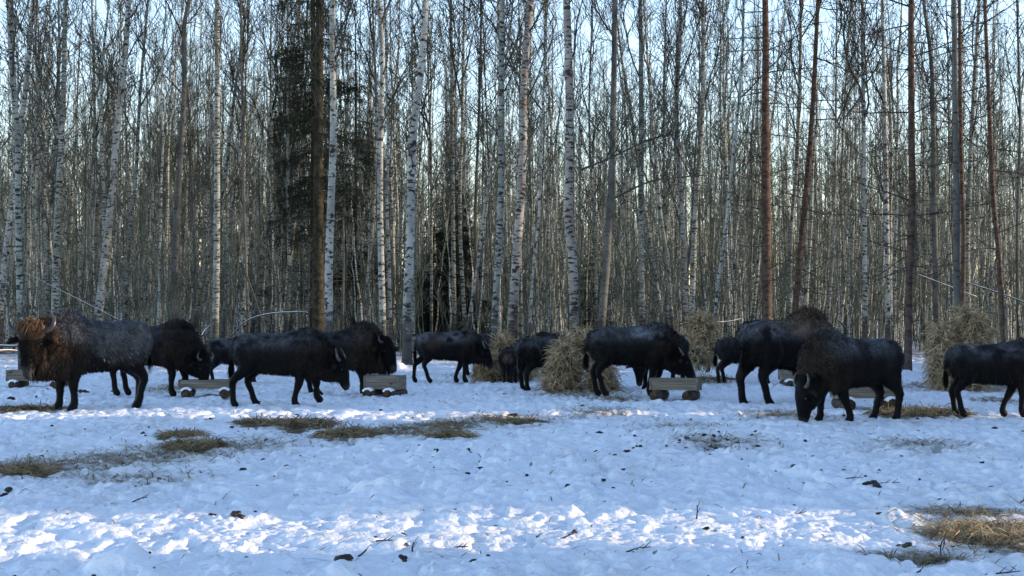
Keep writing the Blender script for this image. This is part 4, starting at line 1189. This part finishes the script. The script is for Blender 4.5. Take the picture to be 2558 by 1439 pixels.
def blob(center, rad, rng, amp=.25, nu=28, nv=16, seed=1):
    th = np.linspace(.001, math.pi - .001, nv); ph = np.linspace(0, 2 * math.pi, nu + 1)[:-1]
    T, Pp = np.meshgrid(th, ph, indexing='ij')
    d = np.stack([np.sin(T) * np.cos(Pp), np.sin(T) * np.sin(Pp), np.cos(T)], -1).reshape(-1, 3)
    r = 1 + amp * (fbm(d[:, 0] * 2.2 + 9, d[:, 2] * 2.2 + d[:, 1] * 1.7, seed, 3) - .5) * 2
    V = np.asarray(center) + d * np.asarray(rad) * r[:, None]
    i = np.arange(nv - 1)[:, None] * nu; j = np.arange(nu)[None]
    F = np.stack([i + j, i + nu + j, i + nu + (j + 1) % nu, i + (j + 1) % nu], -1).reshape(-1, 4)
    return V, F

def hay_heap(name, label, parts, rng, n, loc_px, L=(.15, .5), cat='hay pile', Yoff=0.0, w=.008):
    """parts: (px, py centre, half width px, half height px, depth m) blobs of packed hay at one distance"""
    gx, gy = px_ground(*loc_px); sc = FPX / gy
    root = empty(name, (gx, gy, gh(gx, gy)))
    tag(root, label, cat)
    core = MB(); st = MB()
    tot = sum(p[2] * p[3] for p in parts)
    for k, (px, py, rx, rz_, dep) in enumerate(parts):
        c = px_at(px, py, gy + Yoff + (.45 if py < loc_px[1] - 75 else 0)); c = np.array(c) - np.array([gx, gy, gh(gx, gy)])
        rad = (rx / sc, dep, rz_ / sc)
        core.add(*blob(c, np.array(rad) * .88, rng, .3, seed=int(px) % 97))
        zf = lambda x, y: ground_h(x + gx, y + gy) - gh(gx, gy)
        hay_blades(rng, int(n * p_w(rx, rz_, tot)), c, rad, st, L, w, 'full' if c[2] - rad[2] > .15 else 'heap2', zfun=zf)
    core.obj('packed_hay', M_HAYCORE, root); st.obj('loose_stalks', M_HAY, root, False)
    return root
def p_w(a, b, t): return a * b / t

def props():
    rng = np.random.default_rng(21)
    trough(98, 968, 1.30, .42, .24, R(-6), 'grey plank trough on logs behind the forelegs of the horned bison', rng, .085)
    trough(518, 991, 1.02, .46, .17, R(4), 'low plank trough on snow-capped logs under the round-backed bison', rng, .10)
    trough(962, 988, .64, .56, .27, R(-16), 'short deep wooden feed box on snow-capped logs under the raised head', rng, .10, logs=(-.33, .34))
    trough(1688, 1000, .86, .40, .22, R(-18), 'plank trough on round cut logs where the long black bison eats', rng, .11, snowlog=False, logs=(-.36, .34))
    trough(2160, 1020, 1.05, .42, .20, R(5), 'plank trough behind the legs of the woolly grazing bison', rng, .11)
    trough(2005, 962, 1.0, .4, .26, R(2), 'brown board trough half hidden between the fuzzy bull and grazing bison', rng, .11)
    hay_heap('hay_pile', 'tall spreading hay heap round the peeling-footed birch', [(1412, 905, 24, 56, .4), (1462, 868, 20, 40, .35), (1396, 950, 30, 26, .45), (1500, 935, 28, 42, .5), (1412, 970, 44, 8, .5), (1520, 972, 24, 10, .4)], rng, 4800, (1440, 978), Yoff=-.25, L=(.16, .50), w=.0065)
    hay_heap('hay_bundle', 'hay bundle hanging on the thin sunlit leaning birch', [(1758, 850, 36, 56, .35), (1748, 812, 24, 26, .25), (1742, 890, 22, 22, .25)], rng, 2600, (1760, 948))
    hay_heap('hay_pile', 'very tall ragged hay pile round the mossy birch beside the walking bison', [(2348, 868, 18, 54, .4), (2432, 838, 34, 52, .4), (2410, 792, 14, 22, .3), (2356, 925, 24, 36, .45), (2400, 956, 62, 10, .7)], rng, 5200, (2392, 975), Yoff=-.1, L=(.16, .50), w=.0065)
    hay_heap('hay_pile', 'leaning hay pile round the birch foot beside the calf', [(1258, 868, 20, 30, .35), (1222, 918, 28, 26, .4), (1318, 900, 26, 44, .4), (1240, 938, 45, 14, .6)], rng, 2800, (1250, 952), Yoff=.3)
    # clumps of hay on the snow
    for k, (px, py, rx, hz, lab) in enumerate([
        (875, 1088, 42, 14, 'dark clump of trampled hay at the start of the hay trail'), (1300, 1048, 34, 14, 'tufted hay clump at the far tip of the hay trail'),
        (487, 1118, 40, 10, 'small matted hay clump in the middle of the snowy clearing'), (30, 1182, 60, 12, 'flat hay clump at the near end of the hay trail'),
        (1105, 1056, 34, 10, 'brown hay and dung clump in the hay trail'), (628, 1062, 16, 12, 'tiny upright tuft of hay in front of the walking cow'),
        (2515, 1335, 105, 18, 'large loose heap of long hay stalks on the sunlit snow'), (2300, 1034, 70, 9, 'flat patch of hay beside the hind hoof of the woolly bison'),
        (455, 1089, 24, 5, 'little flat hay wisp alone on the snow'), (60, 1022, 62, 6, 'thin mat of hay before the hooves of the horned bison'), (1782, 948, 30, 14, 'fallen hay at the foot of the hanging bundle'),
        (1120, 1092, 30, 9, 'grassy hay clump below the hay trail'), (735, 1062, 60, 6, 'low curved streak of hay in front of the walking cow')]):
        gx, gy = px_ground(px, py); sc = FPX / gy
        m = MB(); c = np.array([0, 0, .01]); rad = (rx / sc, rx / sc * .8, hz / sc * .6)
        zf = lambda x, y: ground_h(x + gx, y + gy) - gh(gx, gy)
        V, F = blob(c, np.array(rad) * np.array([.6, .55, .32]), rng, .35, seed=k + 3); V[:, 2] = np.maximum(V[:, 2], -.06); m.add(V, F, 1)
        hay_blades(rng, int(400 + 40 * rx), c, np.array(rad) * np.array([1.5, 1.5, .42]), m, (.10, .34), .0022 * gy / 10, 'flat', 0, zfun=zf)
        o = m.obj('hay_clump', [M_HAYDULL if k != 6 else M_HAY, M_HAYCORE], None, False)
        o.location = (gx, gy, gh(gx, gy)); tag(o, lab, 'hay', 'clumps of hay dropped on the snow')
    # loose stalks trodden into the snow
    n = 130000
    Y = 8 + 40 * rng.random(n) ** 1.2; X = (rng.random(n) - .5) * .72 * Y
    keep = rng.random(n) < (hay_mask(X, Y) ** 1.3 * .95 + .012)
    X, Y = X[keep], Y[keep]; n = len(X)
    for (gx, gy, rx, ry, st) in _hb:
        q = int(900 * st * max(1, rx)); X = np.append(X, gx + rng.normal(0, rx * .55, q)); Y = np.append(Y, gy + rng.normal(0, ry * .5, q))
    n = len(X)
    base = np.stack([X, Y, ground_h(X, Y) + .006], 1)
    a = rng.random(n) * 6.28; L = .07 + .22 * rng.random(n)
    d = np.stack([np.cos(a), np.sin(a), .03 + .3 * rng.random(n) ** 6], 1) * L[:, None]
    tip = base + d; tip[:, 2] = np.maximum(tip[:, 2], ground_h(tip[:, 0], tip[:, 1]) + .006)
    mid = (base + tip) / 2 + np.array([0, 0, .012]); mid[:, 2] = np.maximum(mid[:, 2], ground_h(mid[:, 0], mid[:, 1]) + .008)
    s = np.stack([-np.sin(a), np.cos(a), 0 * a], 1) * .0035 * (.6 + .8 * rng.random((n, 1))) * (1 + Y[:, None] / 40)
    V = np.stack([base - s, base + s, mid + s, mid - s, tip + s * .4, tip - s * .4], 1).reshape(-1, 3); i = np.arange(n) * 6
    m = MB(); m.add(V, [np.stack([i, i + 1, i + 2, i + 3], 1), np.stack([i + 3, i + 2, i + 4, i + 5], 1)]); o = m.obj('hay_litter', M_HAYDULL, None, False); tag(o, kind='stuff')
    print('litter', n)
    # dark crumbs of dung and soil
    m = MB()
    for q in range(700):
        if q < 150: gx, gy = px_ground(1790 + rng.normal(0, 70), 1105 + rng.normal(0, 12))
        else:
            Yq = 8.5 + 26 * rng.random(); gx, gy = (rng.random() - .5) * .66 * Yq, Yq
        r = (.005 + .020 * rng.random() ** 3) * (.8 if gy < 14 else 1.25)
        V, F = blob((gx, gy, gh(gx, gy) + r * .15), (r * (.8 + .8 * rng.random()), r, r * .75), rng, .9, 8, 5, seed=q)
        m.add(V, F)
    o = m.obj('dung_crumbs', M_DUNG, None, True); tag(o, kind='stuff')
    # dung piles and clods
    for k, (px, py, wpx, lab) in enumerate([
        (1137, 982, 34, 'dark dung heap on open snow near the square feed box'), (1988, 1172, 42, 'snow-dusted dung heap alone in the wide clearing'), (18, 1222, 40, 'cluster of black dung lumps at the edge under the hay trail'),
        (1168, 1132, 22, 'dark clod on a small snow mound'), (530, 1290, 22, 'upright brown clod with a snow cap beside the sunlit mound'), (590, 1302, 40, 'dark dung lump under snow in the sunlit strip'),
        (1278, 1030, 30, 'scattered black dung lumps above the tufted hay clump'), (1262, 990, 14, 'small dark clod below the calf'), (1870, 1005, 14, 'little clod by the hind hoof of the fuzzy bull'),
        (35, 1000, 30, 'grey frozen dung left of the horned bison forelegs'), (210, 982, 26, 'dark clod on snow between the legs of the horned bison'), (2170, 1212, 50, 'flat dark clod with twigs in the clearing'),
        (275, 1408, 50, 'reddish dung lumps under the big snow mound'), (860, 1436, 60, 'dung heap cut by the lower edge of the view'), (2345, 1240, 24, 'small dark clod above the loose heap of stalks'),
        (1590, 1124, 26, 'flat dark clod beyond the dung crumbs'), (520, 1052, 20, 'grey clod below the low plank trough'), (1460, 1018, 22, 'thin dark dung streak in front of the tall hay heap'), (2500, 1010, 24, 'dark lump behind the legs of the walking bison'),
        (1435, 1340, 18, 'stone-like clod in the sunlit strip'), (2270, 1372, 34, 'dark dung lumps near the loose heap of stalks'), (1010, 1413, 30, 'grey icy clod near the lower edge'), (985, 1222, 26, 'dark soil showing on the side of the round mound')]):
        gx, gy = px_ground(px, py); r = wpx / 2 * gy / FPX
        m = MB(); nb_ = rng.integers(5, 11)
        for q in range(nb_):
            ox, oy = np.clip(rng.normal(0, .4, 2), -.7, .7) * r; rr = r * (.20 + .26 * rng.random())
            V, F = blob((ox, oy, gh(gx + ox, gy + oy) - gh(gx, gy) + rr * .35), (rr * 1.15, rr, rr * .8), rng, .45, 12, 8, seed=k * 7 + q); m.add(V, F)
        top = MB()
        o = m.obj('dung_heap', M_DUNG, None, True); o.location = (gx, gy, gh(gx, gy)); tag(o, lab, 'dung', 'dung lumps and clods on the snow')
    # sticks in front
    for k, (px, py, lpx, ang, rise, lab) in enumerate([
        (2185, 1212, 60, 5, 3, 'broken branch lying flat beside the flat dark clod'), (2110, 1190, 42, 8, 2, 'short dark stick above the broken branch'), (1565, 1382, 60, -25, 10, 'bent twig below the sunlit strip'),
        (1740, 1305, 4, 80, 32, 'thin upright twig at the lower rim of the sunlit strip'), (2350, 1380, 5, 80, 50, 'tall upright twig near the loose heap of stalks'), (2325, 1345, 30, 60, 26, 'slanting twig beside the tall upright twig'),
        (2270, 1432, 40, -30, 16, 'dark forked stick at the lower edge'), (2460, 1434, 80, -8, 10, 'long dark stick along the lower edge'), (940, 1362, 40, -5, 2, 'straight thin stick below the sunlit snow'), (895, 1395, 20, 50, 10, 'tiny V-shaped twig near the lower edge'),
        (1030, 1380, 3, 85, 18, 'short upright stem beside the icy clod'), (2530, 1258, 30, 70, 26, 'bent stem above the heap of stalks'), (1120, 1375, 50, 12, 6, 'crooked twig in shaded snow near the lower edge'), (1960, 1290, 60, -6, 4, 'long thin stick at the rim of the sunlit strip'),
        (1660, 1170, 50, -30, 3, 'curved thin twig far out in the clearing'), (330, 1258, 40, 20, 10, 'thin branching twig above the sunlit snow'), (1400, 1355, 40, -30, 3, 'short stick by the stone-like clod')]):
        gx, gy = px_ground(px, py); sc = FPX / gy; m = MB()
        a = R(ang); L = lpx / sc
        P = np.array([(0, 0, -.01), (L * .5, rng.normal(0, .04), rise / sc * .6 + rng.normal(0, .01)), (L, rng.normal(0, .08), rise / sc)])
        m.add(*tube(catmull(P, 4), np.linspace(.007, .003, 9), 5, True))
        for q in range(2):
            f = .4 + .3 * q; p = P[0] * (1 - f) + P[2] * f
            m.add(*tube(np.array([p, p + np.array([L * .15 + .03, .05, .03 + .3 * rise / sc * (q + .5)])]), np.array([.004, .002]), 4, True))
        o = m.obj('twig', M_STICK, None, True); o.location = (gx, gy, gh(gx, gy) + .012); tag(o, lab, 'twig', 'twigs sticking out of the snow')
    # fallen and leaning snowy stems
    for k, (pts, Y, r, lab) in enumerate([
        ([(578, 838), (620, 800), (680, 783), (764, 779)], 44, .022, 'arched fallen stem with a line of snow behind the walking cow'),
        ([(600, 655), (622, 705), (645, 770), (666, 826)], 45, .035, 'broken pale stem leaning down onto the arched log'),
        ([(62, 682), (150, 725), (230, 765), (300, 800)], 62, .016, 'long thin fallen stem slanting behind the horned bison'),
        ([(504, 838), (512, 825), (527, 812)], 42, .02, 'short snowy stub above the head of the round-backed bison'),
        ([(-10, 864), (30, 865), (58, 863)], 60, .05, 'upper snowy rail lying at the edge of the wood'),
        ([(-10, 878), (25, 876), (62, 880)], 58, .05, 'lower snowy rail lying at the edge of the wood'),
        ([(1735, 915), (1790, 925), (1850, 930), (1960, 928)], 52, .06, 'dark fallen log lying in snow behind the fuzzy bull'),
        ([(2255, 672), (2330, 700), (2440, 742)], 60, .03, 'snowy stem slanting behind the straight dark pine'),
        ([(2420, 708), (2490, 730), (2560, 755)], 62, .03, 'snowy stem slanting above the walking bison'),
        ([(1450, 425), (1530, 392), (1620, 350), (1700, 330)], 40, .03, 'long bare bough reaching out from the peeling-footed birch'),
        ([(1535, 495), (1620, 455), (1700, 443), (1760, 438)], 42, .03, 'lower long bough crossing behind the long black bison'),
        ([(1790, 806), (1825, 803), (1850, 797)], 60, .03, 'thin snowy stick beside the hanging hay bundle')]):
        P = np.array([tuple(px_at(x, y, Y + 1.2 * i * (1 if k % 2 else -1) * .5)) for i, (x, y) in enumerate(pts)])
        c0 = P[0].copy(); P = catmull(P, 5)
        m = MB(); m.add(*tube(P - c0, np.linspace(r, r * .5, len(P)), 7, True))
        root = m.obj('fallen_stem' if k not in (9, 10) else 'bare_bough', M_BIRCH_GREY, None, True); root.location = tuple(c0)
        tag(root, lab, 'stem' if k not in (9, 10) else 'bough')
        if k not in (9, 10):
            m = MB(); Q = P - c0 + np.array([0, 0, r * .75]); m.add(*tube(Q, np.stack([np.linspace(r, r * .5, len(P)) * .6, np.linspace(r, r * .5, len(P)) * .4], 1), 7, True)); m.obj('snow_line', M_SNOWCAP, root, True)
        else:
            m = MB()
            for q in range(14):
                i_ = rng.integers(2, len(P) - 1); V, F = PROTO[rng.integers(10)]
                m.add(place_branch(V, .9 + rng.random(), rng.choice([0.3, -.3, 2.8, 3.4]) + rng.normal(0, .5), R(30 + 20 * rng.random()), P[i_] - c0), F)
            m.obj('side_twigs', M_TWIG, root, False)
props()
herd()
